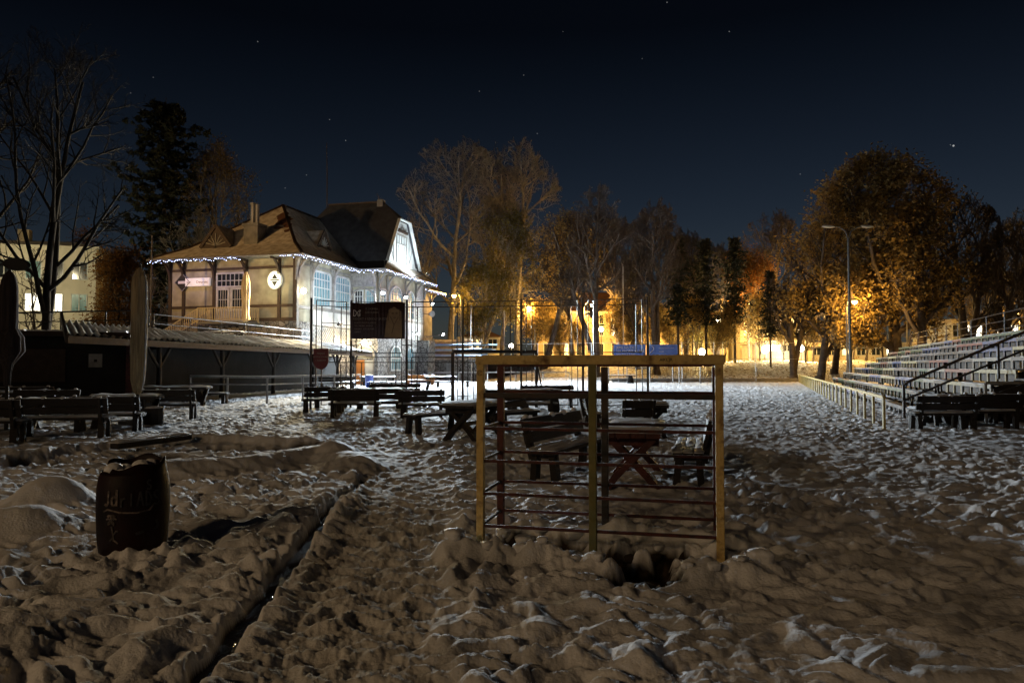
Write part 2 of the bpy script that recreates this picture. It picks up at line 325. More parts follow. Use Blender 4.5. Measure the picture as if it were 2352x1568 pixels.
def ground_mat():
    m = bpy.data.materials.new('trodden_snow'); m.use_nodes = True; N = m.node_tree.nodes; L = m.node_tree.links; b = N['Principled BSDF']
    tc = N.new('ShaderNodeTexCoord')
    def noise(sc, det=6):
        n = N.new('ShaderNodeTexNoise'); n.inputs['Scale'].default_value = sc; n.inputs['Detail'].default_value = det; L.new(tc.outputs['Object'], n.inputs['Vector']); return n.outputs['Fac']
    def ramp(f, a, b_, p0, p1):
        r = N.new('ShaderNodeValToRGB'); r.color_ramp.elements[0].position = p0; r.color_ramp.elements[1].position = p1
        r.color_ramp.elements[0].color = (*a, 1); r.color_ramp.elements[1].color = (*b_, 1); L.new(f, r.inputs[0]); return r.outputs[0]
    def mix(f, a, b_):
        x = N.new('ShaderNodeMix'); x.data_type = 'RGBA'; L.new(f, x.inputs[0]); L.new(a, x.inputs[6]); L.new(b_, x.inputs[7]); return x.outputs[2]
    def attr(n):
        a = N.new('ShaderNodeAttribute'); a.attribute_name = n; return a.outputs['Fac']
    snow = ramp(noise(1.4, 8), (.55,.55,.56), (.8,.8,.82), .38, .55)
    far = ramp(noise(2.6, 9), (.16,.14,.1), (.8,.8,.82), .36, .52)
    snow = mix(attr('thin'), snow, far)
    slush = ramp(noise(7, 8), (.42,.4,.38), (.76,.75,.73), .3, .56)
    dirt = ramp(noise(9, 8), (.014,.01,.007), (.05,.034,.022), .35, .7)
    c = mix(attr('slush'), snow, slush); c = mix(attr('dirt'), c, dirt); L.new(c, b.inputs['Base Color'])
    rr = N.new('ShaderNodeMapRange'); rr.inputs[3].default_value = .7; rr.inputs[4].default_value = .85; L.new(attr('slush'), rr.inputs[0]); L.new(rr.outputs[0], b.inputs['Roughness'])
    b.inputs['Specular IOR Level'].default_value = .05
    v = N.new('ShaderNodeTexVoronoi'); v.inputs['Scale'].default_value = 3.3; v.feature = 'SMOOTH_F1'; v.inputs['Smoothness'].default_value = .6
    wv = N.new('ShaderNodeVectorMath'); wv.operation = 'ADD'; nz = N.new('ShaderNodeTexNoise'); nz.inputs['Scale'].default_value = 2; L.new(tc.outputs['Object'], nz.inputs['Vector'])
    L.new(tc.outputs['Object'], wv.inputs[0]); L.new(nz.outputs['Color'], wv.inputs[1]); L.new(wv.outputs[0], v.inputs['Vector'])
    b1 = N.new('ShaderNodeBump'); b1.inputs['Distance'].default_value = .17; L.new(attr('far'), b1.inputs['Strength']); L.new(v.outputs['Distance'], b1.inputs['Height'])
    b2 = N.new('ShaderNodeBump'); b2.inputs['Distance'].default_value = .02; b2.inputs['Strength'].default_value = .5; L.new(noise(46, 8), b2.inputs['Height']); L.new(b1.outputs[0], b2.inputs['Normal'])
    L.new(b2.outputs[0], b.inputs['Normal']); return m
M['ground'] = ground_mat()
def grid_ground():
    th = np.radians(np.linspace(-56, 56, 1000))
    r1 = 1.1*np.exp(np.linspace(0, math.log(64/1.1), 690)); r2 = 64*np.exp(np.linspace(0, math.log(900/64), 90))[1:]
    r = np.concatenate([r1, r2]); rr, tt = np.meshgrid(r, th, indexing='ij')
    x = (rr*np.sin(tt)).ravel(); y = (rr*np.cos(tt)).ravel(); z, pw, dirt = ground(x, y, True)
    nr, nc = len(r), len(th); i = np.arange(nr*nc).reshape(nr, nc)
    q = np.stack([i[:-1, :-1], i[:-1, 1:], i[1:, 1:], i[1:, :-1]], -1).reshape(-1, 4)[:, ::-1]
    onpath = pw[q].mean(1) > .5
    far = ss(8, 26, np.hypot(x, y))*(.45+.6*ss(-.5, .5, perlin(x/4, y/5, 61)))
    thin = ss(72, 79, y)*ss(-2, 5, x)
    for name, sel, kind in (('snow_ground', ~onpath, 'structure'), ('path', onpath, 'structure')):
        f = q[sel]; used, inv = np.unique(f, return_inverse=True); f = inv.reshape(-1, 4)
        me = bpy.data.meshes.new(name); me.vertices.add(len(used)); me.loops.add(f.size); me.polygons.add(len(f))
        me.vertices.foreach_set('co', np.stack([x, y, z], 1)[used].ravel())
        me.loops.foreach_set('vertex_index', f.ravel().astype(np.int32)); me.polygons.foreach_set('loop_start', np.arange(0, f.size, 4, dtype=np.int32))
        for an, arr in (('slush', pw), ('dirt', dirt), ('far', far), ('thin', thin)):
            a = me.attributes.new(an, 'FLOAT', 'POINT'); a.data.foreach_set('value', arr[used].astype(np.float32))
        me.update(calc_edges=True); me.polygons.foreach_set('use_smooth', np.ones(len(f), bool)); me.materials.append(M['ground'])
        tag(obj(name, me), kind=kind)
grid_ground()
w = MB(); cl = [Vector((p[0], p[1], -.066)) for p in CHAN]
for a, b in zip(cl[:-1], cl[1:]):
    n = Vector((-(b-a).y, (b-a).x, 0)).normalized()*.11; w.face(a-n, b-n, b+n, a+n)
tag(w.build('water', M['water']), 'meltwater standing in the narrow drain channel', None, None, 'structure')
# ------------------------------------------------------------------ the station house
HX, HY, HR = -17.04, 57.46, R(-14.6)
def HW(x, y, z=0):                     # house frame to world
    c, s_ = math.cos(HR), math.sin(HR); return Vector((HX+c*x-s_*y, HY+s_*x+c*y, z))
house = thing('timbered_house', 'large half-timbered house with steep snowy roofs and light strings along its eaves', 'house', (HX, HY, 0), HR)
m = MB(); m.box(-11.7, .1, -.1, 30, 0, 5.2); m.box(.1, 2.6, 9.5, 21, 0, 4.3); m.box(2.6, 3.7, 19.2, 21.2, 0, 4.3); m.box(.1, .9, -.6, .9, 0, 4.6)
m.build('stone_base', M['stone'], house)
m = MB(); m.box(-11.6, 0, 0, 30, 5.2, 10.25); m.box(0, 2.5, 9.6, 21, 4.3, 10.25); m.build('wall', M['plaster'], house)
# timber frame
m = MB()
for x in (-11.6, -10.3, -7.39, -4.44, -1.44, -.06): m.box(x-.14, x+.14, -.1, 0, 5.2, 10.2)
for z0, z1 in ((9.4, 9.6), (6.33, 6.55), (5.2, 5.48)):
    for a, b in ((-11.46, -10.44), (-10.16, -7.53), (-4.3, -1.58), (-1.3, -.2)): m.box(a, b, -.075, 0, z0, z1)
m.box(-7.25, -4.58, -.075, 0, 9.4, 9.6)
m.build('timber_frame', M['timber'], house)
m = MB()
for y in (.14, 2.3, 5.85, 9.35): m.box(0, .12, y-.16, y+.16, 4.2, 10.2)
for a, b in ((.3, 2.14), (2.46, 5.69), (6.01, 9.19)):
    m.box(0, .09, a, b, 9.75, 9.95); m.box(0, .09, a, b, 6.25, 6.5); m.box(0, .09, a, b, 4.9, 5.05)
for y in (9.75, 11.6, 15.8, 18.6, 20.85): m.box(2.5, 2.46, y-.15, y+.15, 4.3, 10.2)
for a, b in ((9.9, 11.45), (11.75, 15.65), (15.95, 18.45), (18.75, 20.7)): m.box(2.5, 2.59, a, b, 6.0, 6.22)
m.build('pale_timber_frame', M['paletimber'], house)
# plain panels under the hall windows and on the bay, with a lattice of fine laths
m = MB()
for a, b, z0, z1 in ((2.46, 5.69, 5.05, 6.25), (6.01, 9.19, 5.05, 6.25), (2.46, 5.69, 3.2, 4.9), (6.01, 9.19, 3.2, 4.9)): m.box(0.1, .16, a, b, z0, z1)
m.build('white_panel', M['white'], house); m = MB()
for a, b in ((9.9, 11.45), (11.75, 15.65), (15.95, 18.45), (18.75, 20.7)): m.box(2.5, 2.56, a, b, 4.35, 6.0)
m.box(2.5, 2.56, 18.75, 20.7, 6.22, 10)
m.build('white_panel', M['white'], house)
m = MB()
def lattice(x, a, b, z0, z1, st=.34):
    k = a-(z1-z0)
    while k < b:
        for sgn in (1, -1):
            y0, y1 = (k, k+z1-z0); za, zb = (z0, z1) if sgn > 0 else (z1, z0)
            t0 = max(0, (a-y0)/(y1-y0)); t1 = min(1, (b-y0)/(y1-y0))
            if t1 > t0: m.bar((x, y0+(y1-y0)*t0, za+(zb-za)*t0), (x+sgn*.004, y0+(y1-y0)*t1, za+(zb-za)*t1), .03, .02, (1,0,0))
        k += st
lattice(.17, 2.5, 5.65, 3.3, 4.85); lattice(.17, 6.05, 9.15, 3.3, 4.85); m.build('lath_lattice', M['paletimber'], house); m = MB(); lattice(2.575, 18.8, 20.65, 6.25, 9.9)
m.build('lath_lattice', M['paletimber'], house)
# hall windows
def round_rect(a, b, z0, z1, r):       # (y,z) outline, rounded at the top
    return [(a, z0), (b, z0)]+arc(b-r, z1-r, r, 0, 90, 5)+arc(a+r, z1-r, r, 90, 180, 5)
def window_x(x, a, b, z0, z1, r, nx, rows, glass, t=.16):
    pts = round_rect(a, b, z0, z1, r); inn = round_rect(a+t, b-t, z0+t, z1-t, max(r-t, .02)); n = len(pts); f = MB()
    vs = [(x+.13, *p) for p in pts]+[(x+.13, *p) for p in inn]+[(x, *p) for p in pts]+[(x+.02, *p) for p in inn]
    fs = []
    for i in range(n):
        j = (i+1) % n; fs += [(i, j, n+j, n+i), (i, 2*n+i, 2*n+j, j), (n+i, n+j, 3*n+j, 3*n+i)]
    f.add(vs, fs)
    for k in range(1, nx):
        y = a+t+(b-a-2*t)*k/nx; f.box(x+.03, x+.075, y-.03, y+.03, z0+t, z1-t-.02)
    for i, z in enumerate(rows): f.box(x+.035, x+(.1 if i == 0 else .07), a+t, b-t, z-.04, z+.04)
    w = f.build('window', M['white'], house)
    g = MB(); g.ext([(x+.012, p[0], p[1]) for p in inn], (.012, 0, 0)); g.build('pane', glass, w)
    return w
window_x(0, 2.46, 5.5, 6.55, 9.6, .5, 6, (8.2, 8.9, 7.35), M['curtain'])
window_x(0, 6.2, 9.05, 6.55, 9.6, .5, 6, (8.2, 8.9, 7.35), M['curtain'])
window_x(2.5, 12.1, 15.3, 6.25, 9.35, 1.55, 4, (7.9, 7.1, 8.6), M['curtain'])
window_x(2.5, 16.3, 18.2, 6.25, 9.2, .9, 3, (7.9, 7.1), M['curtain'])
window_x(2.5, 10.0, 11.35, 6.25, 8.8, .3, 2, (7.9, 7.1), M['curtain'])
# veranda on the front of the bay
v = MB()
for k in range(15): v.box(.08+k*.165, .08+k*.165+.13, 9.18, 9.24, 8.95, 9.95)
v.box(0, 2.55, 9.16, 9.26, 9.95, 10.1); v.box(0, 2.55, 9.16, 9.26, 8.83, 8.95)
for x in (.06, 2.44): v.box(x-.09, x+.09, 9.12, 9.3, 4.4, 8.83)
outer = arc(1.25, 7.5, 1.2, 0, 180, 14); 
for p, q in zip(outer[:-1], outer[1:]): v.bar((p[0], 9.2, p[1]), (q[0], 9.2, q[1]), .12, .16, (0,1,0))
v.build('veranda', M['paletimber'], house)
v = MB(); v.box(0, 2.55, 9.17, 9.23, 4.5, 5.6); v.build('veranda_parapet', M['white'], house)
def window_y(y, a, b, z0, z1, nx, rows, glass, fm='white', t=.12, name='window', arch=False):
    f = MB(); f.box(a, b, y-.1, y, z0, z0+t); f.box(a, b, y-.1, y, z1-t, z1); f.box(a, a+t, y-.1, y, z0+t, z1-t); f.box(b-t, b, y-.1, y, z0+t, z1-t)
    for k in range(1, nx):
        x = a+t+(b-a-2*t)*k/nx; f.box(x-.025, x+.025, y-.07, y-.03, z0+t, z1-t)
    for z in rows: f.box(a+t, b-t, y-.075, y-.025, z-.03, z+.03)
    w = f.build(name, M[fm], house); g = MB(); g.box(a+t, b-t, y-.022, y-.01, z0+t, z1-t); g.build('pane', glass, w); return w
window_y(9.6, .2, 1.15, 5.7, 8.6, 3, (7.2, 8), M['glass']); window_y(9.6, 1.35, 2.3, 5.7, 8.6, 3, (7.2, 8), M['curtain'])
# entrance: double door on the terrace side
d = window_y(0, -7.2, -4.6, 8.0, 9.2, 6, (8.55,), M['glass'], name='transom_window')
for a, b in ((-7.2, -5.93), (-5.87, -4.6)):
    f = MB(); f.box(a, b, -.09, 0, 5.2, 6.3); t = .2
    f.box(a, b, -.09, 0, 7.8, 7.98); f.box(a, a+t, -.09, 0, 6.3, 7.8); f.box(b-t, b, -.09, 0, 6.3, 7.8)
    f.box(a+.2, b-.2, -.11, -.09, 5.45, 6.1)
    for k in (1, 2, 3): x = a+t+(b-a-2*t)*k/4; f.box(x-.02, x+.02, -.06, -.03, 6.3, 7.8)
    f.box(a+t, b-t, -.065, -.035, 7.0, 7.05)
    dd = f.build('door', M['white'], house); g = MB(); g.box(a+t, b-t, -.03, -.015, 6.3, 7.8); g.build('pane', M['glass'], dd)
# landing, stairs and balustrades of the entrance
m = MB(); m.box(-7.4, -3.2, -2.0, -.12, 4.95, 5.15)
for k in range(8): m.box(-7.4-.42*(k+1), -7.4-.42*k, -2.0, -.6, 3.3, 5.1-.225*(k+1))
m.build('entrance_steps', M['concrete'], house)
def balustrade(p, q, h, par, m_, name='balustrade', st=.22):
    p = Vector(p); q = Vector(q); b = MB(); n = max(2, int((q-p).length/st)); up = Vector((0,0,h))
    b.bar(p+up, q+up, .09, .07); b.bar(p+Vector((0,0,.12)), q+Vector((0,0,.12)), .06, .06)
    for k in range(n+1):
        c = p.lerp(q, k/n); b.bar(c+Vector((0,0,.12 if 0 < k < n else -.1)), c+up, .05 if 0 < k < n else .1, None, (1,0,0))
    return b.build(name, m_, par)
balustrade((-7.4, -2, 5.15), (-3.2, -2, 5.15), 1.05, house, M['cream']); balustrade((-10.76, -2, 3.3), (-7.45, -2, 5.1), 1.05, house, M['cream'])
balustrade((-3.2, -1.95, 5.15), (-3.2, -.2, 5.15), 1.05, house, M['cream']); balustrade((-10.76, -.55, 3.3), (-7.45, -.55, 5.1), 1.05, house, M['cream'])
# ground-level door under the bay
m = MB(); m.box(.55, 1.35, 9.38, 9.46, .05, 2.2); 
for k in range(4): m.box(.57+k*.195, .57+k*.195+.18, 9.36, 9.38, .1, 2.15)
d = m.build('door', M['orange'], house); d['label'] = 'orange plank door'
h = MB(); h.rod((1.25, 9.3, 1.05), (1.25, 9.36, 1.05), .04); h.build('handle', M['steel'], d)
m = MB(); m.box(1.42, 2.2, 9.42, 9.48, .05, 2.2); m.build('door_panel', M['white'], house)
m = MB(); m.box(.4, .53, 9.3, 9.5, 0, 2.35); m.box(2.22, 2.36, 9.3, 9.5, 0, 2.35)
o_ = arc(1.38, 2.5, .98, 0, 180, 10)
for p, q in zip(o_[:-1], o_[1:]): m.bar((p[0], 9.4, p[1]), (q[0], 9.4, q[1]), .2, .22, (0,1,0))
m.build('door_surround', M['paletimber'], house)
m = MB(); m.ext([(.5, 9.44, 2.36), (2.25, 9.44, 2.36)]+[(p[0], 9.44, p[1]) for p in arc(1.38, 2.5, .85, 0, 180, 10)], (0, .05, 0)); m.build('arch_panel', M['plaster'], house)
window_x(2.6, 12.2, 14.6, 1.2, 3.6, .9, 4, (2.4,), M['curtain']); window_x(2.6, 16, 18, 1.2, 3.6, .9, 3, (2.4,), M['curtain'])
# roofs
def hip(m, x0, x1, y0, y1, ze, ix, iy, zm, xr, yr0, yr1, zr):
    e = [(x0,y0,ze),(x1,y0,ze),(x1,y1,ze),(x0,y1,ze)]; k = [(x0+ix,y0+iy,zm),(x1-ix,y0+iy,zm),(x1-ix,y1-iy,zm),(x0+ix,y1-iy,zm)]
    r = [(xr,yr0,zr),(xr,yr1,zr)]
    for i in range(4): m.face(e[i], e[(i+1)%4], k[(i+1)%4], k[i])
    m.face(k[0], k[1], r[0]); m.face(k[1], k[2], r[1], r[0]); m.face(k[2], k[3], r[1]); m.face(k[3], k[0], r[0], r[1])
m = MB(); hip(m, -12.8, 1.25, -1.25, 31.2, 10.32, 2.1, 2.5, 11.62, -5.8, 7.3, 22.7, 16.2)
ro = m.build('roof', M['snowroof'], house)
m = MB(); m.face((-12.8,-1.25,10.26), (-12.8,31.2,10.26), (1.25,31.2,10.26), (1.25,-1.25,10.26)); m.face((1.25,8.35,10.25), (1.25,21.3,10.25), (3.75,21.3,10.25), (3.75,8.35,10.25)); m.build('soffit', M['paletimber'], house)
m = MB()
for p, q in (((-12.85,-1.3),(1.3,-1.3)), ((1.3,-1.3),(1.3,8.3)), ((1.3,8.3),(3.8,8.3)), ((3.8,8.3),(3.8,21.35)), ((1.3,21.35),(1.3,31.2)), ((-12.85,-1.3),(-12.85,31.2))):
    m.tube([(p[0],p[1],10.29), (q[0],q[1],10.29)], .085, 8)
m.build('gutter', M['steel'], house)
m = MB(); ridge = [(-5.3,14.8,17.8), (.7,14.8,17.8)]
for s_ in (-1, 1):
    yk = 14.8+s_*4; yc = 14.8+s_*1.25; ye = 14.8+s_*6.45
    a = [ridge[0], ridge[1], (2.95,yc,15.8), (2.95,yk,11.4), (-9.5,yk,11.4)]; b = [(-9.5,yk,11.4), (2.95,yk,11.4), (3.75,ye,10.33), (-4,ye,10.33)]
    if s_ > 0: a.reverse(); b.reverse()
    m.face(*a); m.face(*b)
m.face(ridge[1], (2.95,13.55,15.8), (2.95,16.05,15.8)); m.face(ridge[0], (-9.5,18.8,11.4), (-9.5,10.8,11.4))
m.face((2.5,10.8,11.42), (3.75,8.35,10.34), (3.75,21.25,10.34), (2.5,18.8,11.42))
o = m.build('roof', M['roofdark'], house); o['label'] = 'dark slate roof above the gable'
m = MB(); m.face((2.56,10.8,11.45), (3.74,8.4,10.4), (3.74,21.2,10.4), (2.56,18.8,11.45)); m.build('snow_cover', M['snowroof'], ro)
m = MB()
for p, q in (((-12.75,-1.2,10.42),(-10.7,1.25,11.68)), ((-10.7,1.25,11.68),(-5.8,7.3,16.28)), ((1.2,-1.2,10.42),(-.85,1.25,11.68)), ((-.85,1.25,11.68),(-5.8,7.3,16.28)), ((-5.8,7.3,16.26),(-5.8,14,16.26)), ((-5.3,14.8,17.85),(.7,14.8,17.85))):
    m.bar(p, q, .24, .14)
m.build('ridge_tiles', M['timber'], house)
# bare patches where the snow slid off beside the hip
m = MB()
def onleft(x, t):                      # a point on the hip facing the terrace: t runs from eave ring to ridge
    y = 1.25+t*6.05; return (x, y-.03, 11.62+t*4.58+.03)
for cx, t, w_, h_ in ((-4.75,.72,.6,.09), (-4.1,.6,.8,.07), (-3.6,.5,.5,.06), (-4.3,.5,.35,.05), (-3.1,.42,.4,.05), (-3.9,.38,.5,.04), (-2.7,.3,.3,.05)):
    n = 11; m.face(*[onleft(cx+w_*math.cos(k*2*math.pi/n)*random.uniform(.7,1.2), t+h_*math.sin(k*2*math.pi/n)*random.uniform(.7,1.3)) for k in range(n)])
m.build('bare_tiles', M['tile'], ro)
# gable: boarded white wall, sunburst slats, tall panel, barge boards
m = MB(); m.ext([(2.5,11.0,11.45),(2.5,18.6,11.45),(2.5,16.0,15.72),(2.5,13.6,15.72)], (.08,0,0)); gb = m.build('gable_wall', M['white'], house)
m = MB()
for a, b in (((10.75,11.4),(13.5,15.8)), ((13.5,15.8),(16.1,15.8)), ((16.1,15.8),(18.85,11.4))): m.bar((2.93,*a), (2.93,*b), .1, .3, (1,0,0))
m.bar((2.66,11.0,11.5), (2.66,18.6,11.5), .1, .16); m.build('barge_board', M['white'], house)
m = MB()
for ya, sg in ((13.05, -1), (16.55, 1)):
    m.bar((2.46,ya,11.55), (2.46,ya,14.5), .06, .12, (1,0,0))
    for k in range(6):
        an = R(12+k*15); L_ = 1.9*(1-.05*k) if k < 4 else 2.3
        y1 = ya+sg*L_*math.cos(an); z1 = 11.6+L_*math.sin(an)*1.25
        if abs(y1-14.8) < 4-(z1-11.4)/1.62: m.bar((2.6,ya+sg*.1,11.65), (2.6,y1,z1), .05, .07, (1,0,0))
for k in range(7):
    an = R(90+(k-3)*24); m.bar((2.6,14.8,14.78), (2.6,14.8+.75*math.cos(an),14.78+.75*math.sin(an)), .05, .07, (1,0,0))
m.bar((2.64,13.5,14.7), (2.64,16.1,14.7), .1, .14, (1,0,0)); m.build('sunburst_slats', M['paletimber'], gb)
m = MB(); m.box(2.58, 2.66, 13.55, 13.7, 11.6, 14.45); m.box(2.58, 2.66, 15.9, 16.05, 11.6, 14.45); m.box(2.58, 2.66, 13.7, 15.9, 14.3, 14.45)
m.box(2.58, 2.64, 13.7, 15.9, 13.5, 13.58)
for y in (14.2, 14.8, 15.4): m.box(2.58, 2.64, y-.03, y+.03, 13.58, 14.3)
for y in (14.1, 15.5): m.box(2.58, 2.63, y-.02, y+.02, 11.9, 13.4)
m.box(2.58, 2.63, 14.1, 15.5, 11.86, 11.9); m.box(2.58, 2.63, 14.5, 15.1, 12.6, 12.64); m.build('tall_panel_frame', M['paletimber'], gb)
m = MB()
for k in range(9):
    m.box(2.66, 2.8, 13.6+.27*k, 13.8+.27*k, 14.62, 14.8+.16*math.sin(k*1.3)**2)
m.build('carved_ornament', M['timber'], gb)
# dormers on the near hip and on the right slope
def dormer(p, w_, h_, dep, face_vec, side_vec, nm='dormer'):
    p = Vector(p); f = Vector(face_vec); s_ = Vector(side_vec); up = Vector((0,0,1)); a = p-s_*w_/2; b = p+s_*w_/2; t = p+up*h_; bk = p-f*dep+up*h_*.98
    m = MB(); m.face(a, b, t); m.face(b, bk, t); m.face(a, t, bk); o = m.build(nm, M['timber'], house)
    r = MB(); e = f*.12
    for q in (a, b): r.bar(q+e*.8-up*.02, t+e*.8+up*.06, .28, .09, f)
    r.bar(a+e*.6, b+e*.6, .12, .1, f); 
    r.build('barge_board', M['timber'], o); r = MB()
    for k in range(7):
        an = R(18+k*24); L_ = min(h_*.8, .42*w_)*(.75+.25*math.sin(an)); r.bar(p+e*.4+up*.12, p+e*.4+up*(.12+L_*.85*math.sin(an))+s_*L_*math.cos(an), .07, .05, f)
    r.build('slat', M['paletimber'], o)
    r = MB(); 
    for q, s2 in ((a, -1), (b, 1)): r.face(q+f*.15+up*.03, t+f*.15+up*.14, bk+up*.14, q-f*.3+up*.05)
    r.build('snow_cover', M['snowroof'], o)
dormer((-8.0, .9, 11.5), 2.9, 1.75, 2.4, (0,-1,0), (1,0,0)); dormer((-1.25, 6.6, 12.05), 2.3, 1.45, 1.9, (1,0,0), (0,1,0))
# chimneys and mast
m = MB(); m.box(-5.7, -4.4, 1.35, 2.5, 11, 13.3); m.box(-5.8, -4.3, 1.25, 2.6, 13.2, 13.45); c_ = m.build('chimney', M['concrete'], house)
m = MB(); 
m.tube([(-5.2,1.9,13.4), (-5.2,1.9,15.15)], .2, 12); m.tube([(-5.2,1.9,15.1), (-5.2,1.9,15.22)], .27, 12); m.tube([(-4.8,1.9,13.4), (-4.8,1.9,15.1)], .17, 12)
m.build('flue_pipe', M['steel'], c_)
m = MB(); m.box(.1, .7, 14.5, 15.1, 17, 18.0); m.build('chimney', M['concrete'], house)
m = MB(); m.tube([(-5.5,14.8,17.6), (-5.52,14.8,21), (-5.6,14.8,24.2)], [.06,.05,.03], 6); m.build('roof_mast', M['iron'], house)
# eave brackets
def bracket(pos, out, m_, L_=1.05, H=1.5):
    p = Vector(pos); o_ = Vector(out); up = Vector((0,0,1)); b = MB(); side = o_.cross(up)
    pts = [p+o_*(L_*(1-math.cos(R(a))))+up*(-H+H*math.sin(R(a))) for a in range(0, 91, 15)]
    for a, c in zip(pts[:-1], pts[1:]): b.bar(a, c, .15, .17, side)
    b.bar(p+o_*.02-up*.04, p+o_*(L_+.12)-up*.04, .15, .13, side); b.bar(p-up*H, p, .13, .13, o_)
    b.build('eave_bracket', m_, house)
for y in (.14, 2.3, 5.85): bracket((.14, y, 10.15), (1,0,0), M['paletimber'])
for y in (9.75, 11.6, 15.8, 18.6, 20.85): bracket((2.64, y, 10.15), (1,0,0), M['paletimber'])
for y in (23.5, 26.5, 29.5): bracket((.02, y, 10.15), (1,0,0), M['paletimber'])
for x in (-11.6, -10.3, -7.39, -4.44, -1.44): bracket((x, -.12, 10.15), (0,-1,0), M['timber'])
bracket((.1, -.1, 10.15), (.72,-.72,0), M['paletimber'], 1.3, 1.7); bracket((2.5, 9.15, 10.1), (0,-1,0), M['paletimber'], .7, 1.2)
# fairy lights along the eaves
m = MB(); wv = MB(); r_ = random.Random(3)
def lights_along(p, q, st=.165):
    p = Vector(p); q = Vector(q); n = int((q-p).length/st)
    for k in range(n):
        c = p.lerp(q, (k+r_.random()*.6)/n); dz = r_.choice((0, .02, .05, .12, .2))+.02; s_ = r_.uniform(.022, .042)
        c = c-Vector((0,0,dz)); m.add([c+Vector(v)*s_ for v in ((1,0,0),(0,1,0),(-1,0,0),(0,-1,0),(0,0,1),(0,0,-1))], [(0,1,4),(1,2,4),(2,3,4),(3,0,4),(1,0,5),(2,1,5),(3,2,5),(0,3,5)])
    wv.bar(p, q, .015, .015)
ed = [((-12.7,-1.42,10.2),(-3.9,-1.42,10.2)), ((-.6,-1.42,10.2),(1.4,-1.42,10.2)), ((1.42,-1.4,10.2),(1.42,8.2,10.2)), ((1.45,8.18,10.2),(3.8,8.18,10.2)), ((3.92,8.2,10.2),(3.92,21.3,10.2)), ((1.42,21.6,10.2),(1.42,31,10.2))]
for p, q in ed: lights_along(p, q)
fl = thing('fairy_lights', 'string of cold white fairy lights running along the house eaves', 'fairy lights', (HX, HY, 0), HR)
wv.build('cable', M['ink'], fl); o = m.build('bulbs', M['bulb'], fl); o['kind'] = 'stuff'
for (p, q) in ed:                      # the light those bulbs give
    mid = (Vector(p)+Vector(q))/2; c = HW(*mid); d = bpy.data.lights.new('fairy_glow', 'AREA'); d.shape = 'RECTANGLE'
    Ln = (Vector(q)-Vector(p)).length; d.size = Ln; d.size_y = .05; d.energy = (7 if p[0] < -5 else 5)*Ln; d.color = (.34,.32,1); o = bpy.data.objects.new('fairy_glow', d); C.objects.link(o); o.location = (c.x, c.y, c.z-.3)
    o.rotation_euler = (0, 0, HR+math.atan2(q[1]-p[1], q[0]-p[0]))
# lamps on the house
def wall_lamp(name, label, x, y, z, out, m_, power, col, r=.22, group=None):
    c = HW(x, y, z); t = thing(name, label, 'lamp', c, HR, group); o_ = Vector(out)
    b = MB(); b.lathe([(r*math.sin(R(a)), -r*math.cos(R(a))) for a in range(0, 181, 20)], 14, c=tuple(o_*.3)); b.build('globe', m_, t, True)
    b = MB(); b.bar((0,0,.05), o_*.3+Vector((0,0,.22)), .05); b.box(-.08, .08, -.08, .08, -.1, .15); b.build('bracket_arm', M['iron'], t)
    light('lamp_light', 'POINT', tuple(o_*.75+Vector((0,0,-.1))), power, col, t, size=.2)
def flood(name, label, x, y, z, out, tgt, power, col, spot=120, face=True, m_='lampcool', size=.4):
    c = HW(x, y, z); t = thing(name, label, 'floodlight', c, 0); tv = (HW(*tgt)-c).normalized(); q = tv.to_track_quat('-Z', 'Y'); rt = q.to_matrix()
    def X(v): return rt @ Vector(v)
    def bx(m, a): n = len(m.v); m.box(*a); m.v[n:] = [tuple(X(v)) for v in m.v[n:]]
    b = MB(); bx(b, (-.2,.2,-.15,.15,0,.2)); b.build('housing', M['iron'], t)
    b = MB(); bx(b, (-.17,.17,-.12,.12,-.015,-.002)); b.build('lens', M[m_], t)
    b = MB(); b.bar((0,0,0), Vector((math.cos(HR)*out[0]-math.sin(HR)*out[1], math.sin(HR)*out[0]+math.cos(HR)*out[1], out[2])), .06); b.build('bracket_arm', M['iron'], t)
    return light('flood_beam', 'SPOT', tuple(tv*.12), power, col, t, tuple(tv*2), size=size, spot=spot)
COOL = (.76, .9, 1)
wall_lamp('wall_lamp', 'glowing globe lamp on the corner post under the eaves', .15, .5, 7.6, (1,-.35,0), M['lampwhite'], 45, (1,.78,.42))
wall_lamp('wall_lamp', 'glowing globe lamp above the orange door', 1.55, 9.2, 3.75, (0,-1,0), M['lampwhite'], 260, (1,.72,.34), .26)
light('lamp_spill', 'SPOT', tuple(HW(.9,-.2,7.4)), 15000, (1,.8,.46), None, tuple(HW(-2,-30,0)), size=.3, spot=110)
light('lamp_spill', 'SPOT', tuple(HW(1.5,8.4,3.7)), 1800, (1,.76,.4), None, tuple(HW(2,0,1)), size=.3, spot=130)
fo = flood('floodlight', 'floodlight on the far corner of the bay aimed over the field', 3.5, 20.95, 8.2, (-.4,0,.4), (17,17,0), 95000, COOL, 92); fo.data.spot_blend = 1
fo = flood('floodlight', 'added floodlight on the near corner of the bay aimed across the benches', 2.9, 9.9, 8.3, (-.4,0,.4), (10,-7,0), 48000, COOL, 92); fo.data.spot_blend = 1  # fixture added to carry cool light over the benches and foreground
fo = flood('floodlight', 'added floodlight in the middle of the bay eaves aimed at the field', 2.9, 15.2, 8.4, (-.4,0,.4), (15,4,0), 88000, COOL, 92); fo.data.spot_blend = 1  # another added fixture, filling the dim gap between the neighbouring beams
flood('floodlight', 'small floodlight under the gable shining up at its boards', 5.3, 14.8, 10.6, (-1.5,0,-.3), (2.5,14.8,13.6), 2500, COOL, 140)
flood('floodlight', 'floodlight box below the first hall window', 1.7, 3.9, 5.2, (-1.6,0,.1), (0,4.1,6.6), 85, COOL, 160)
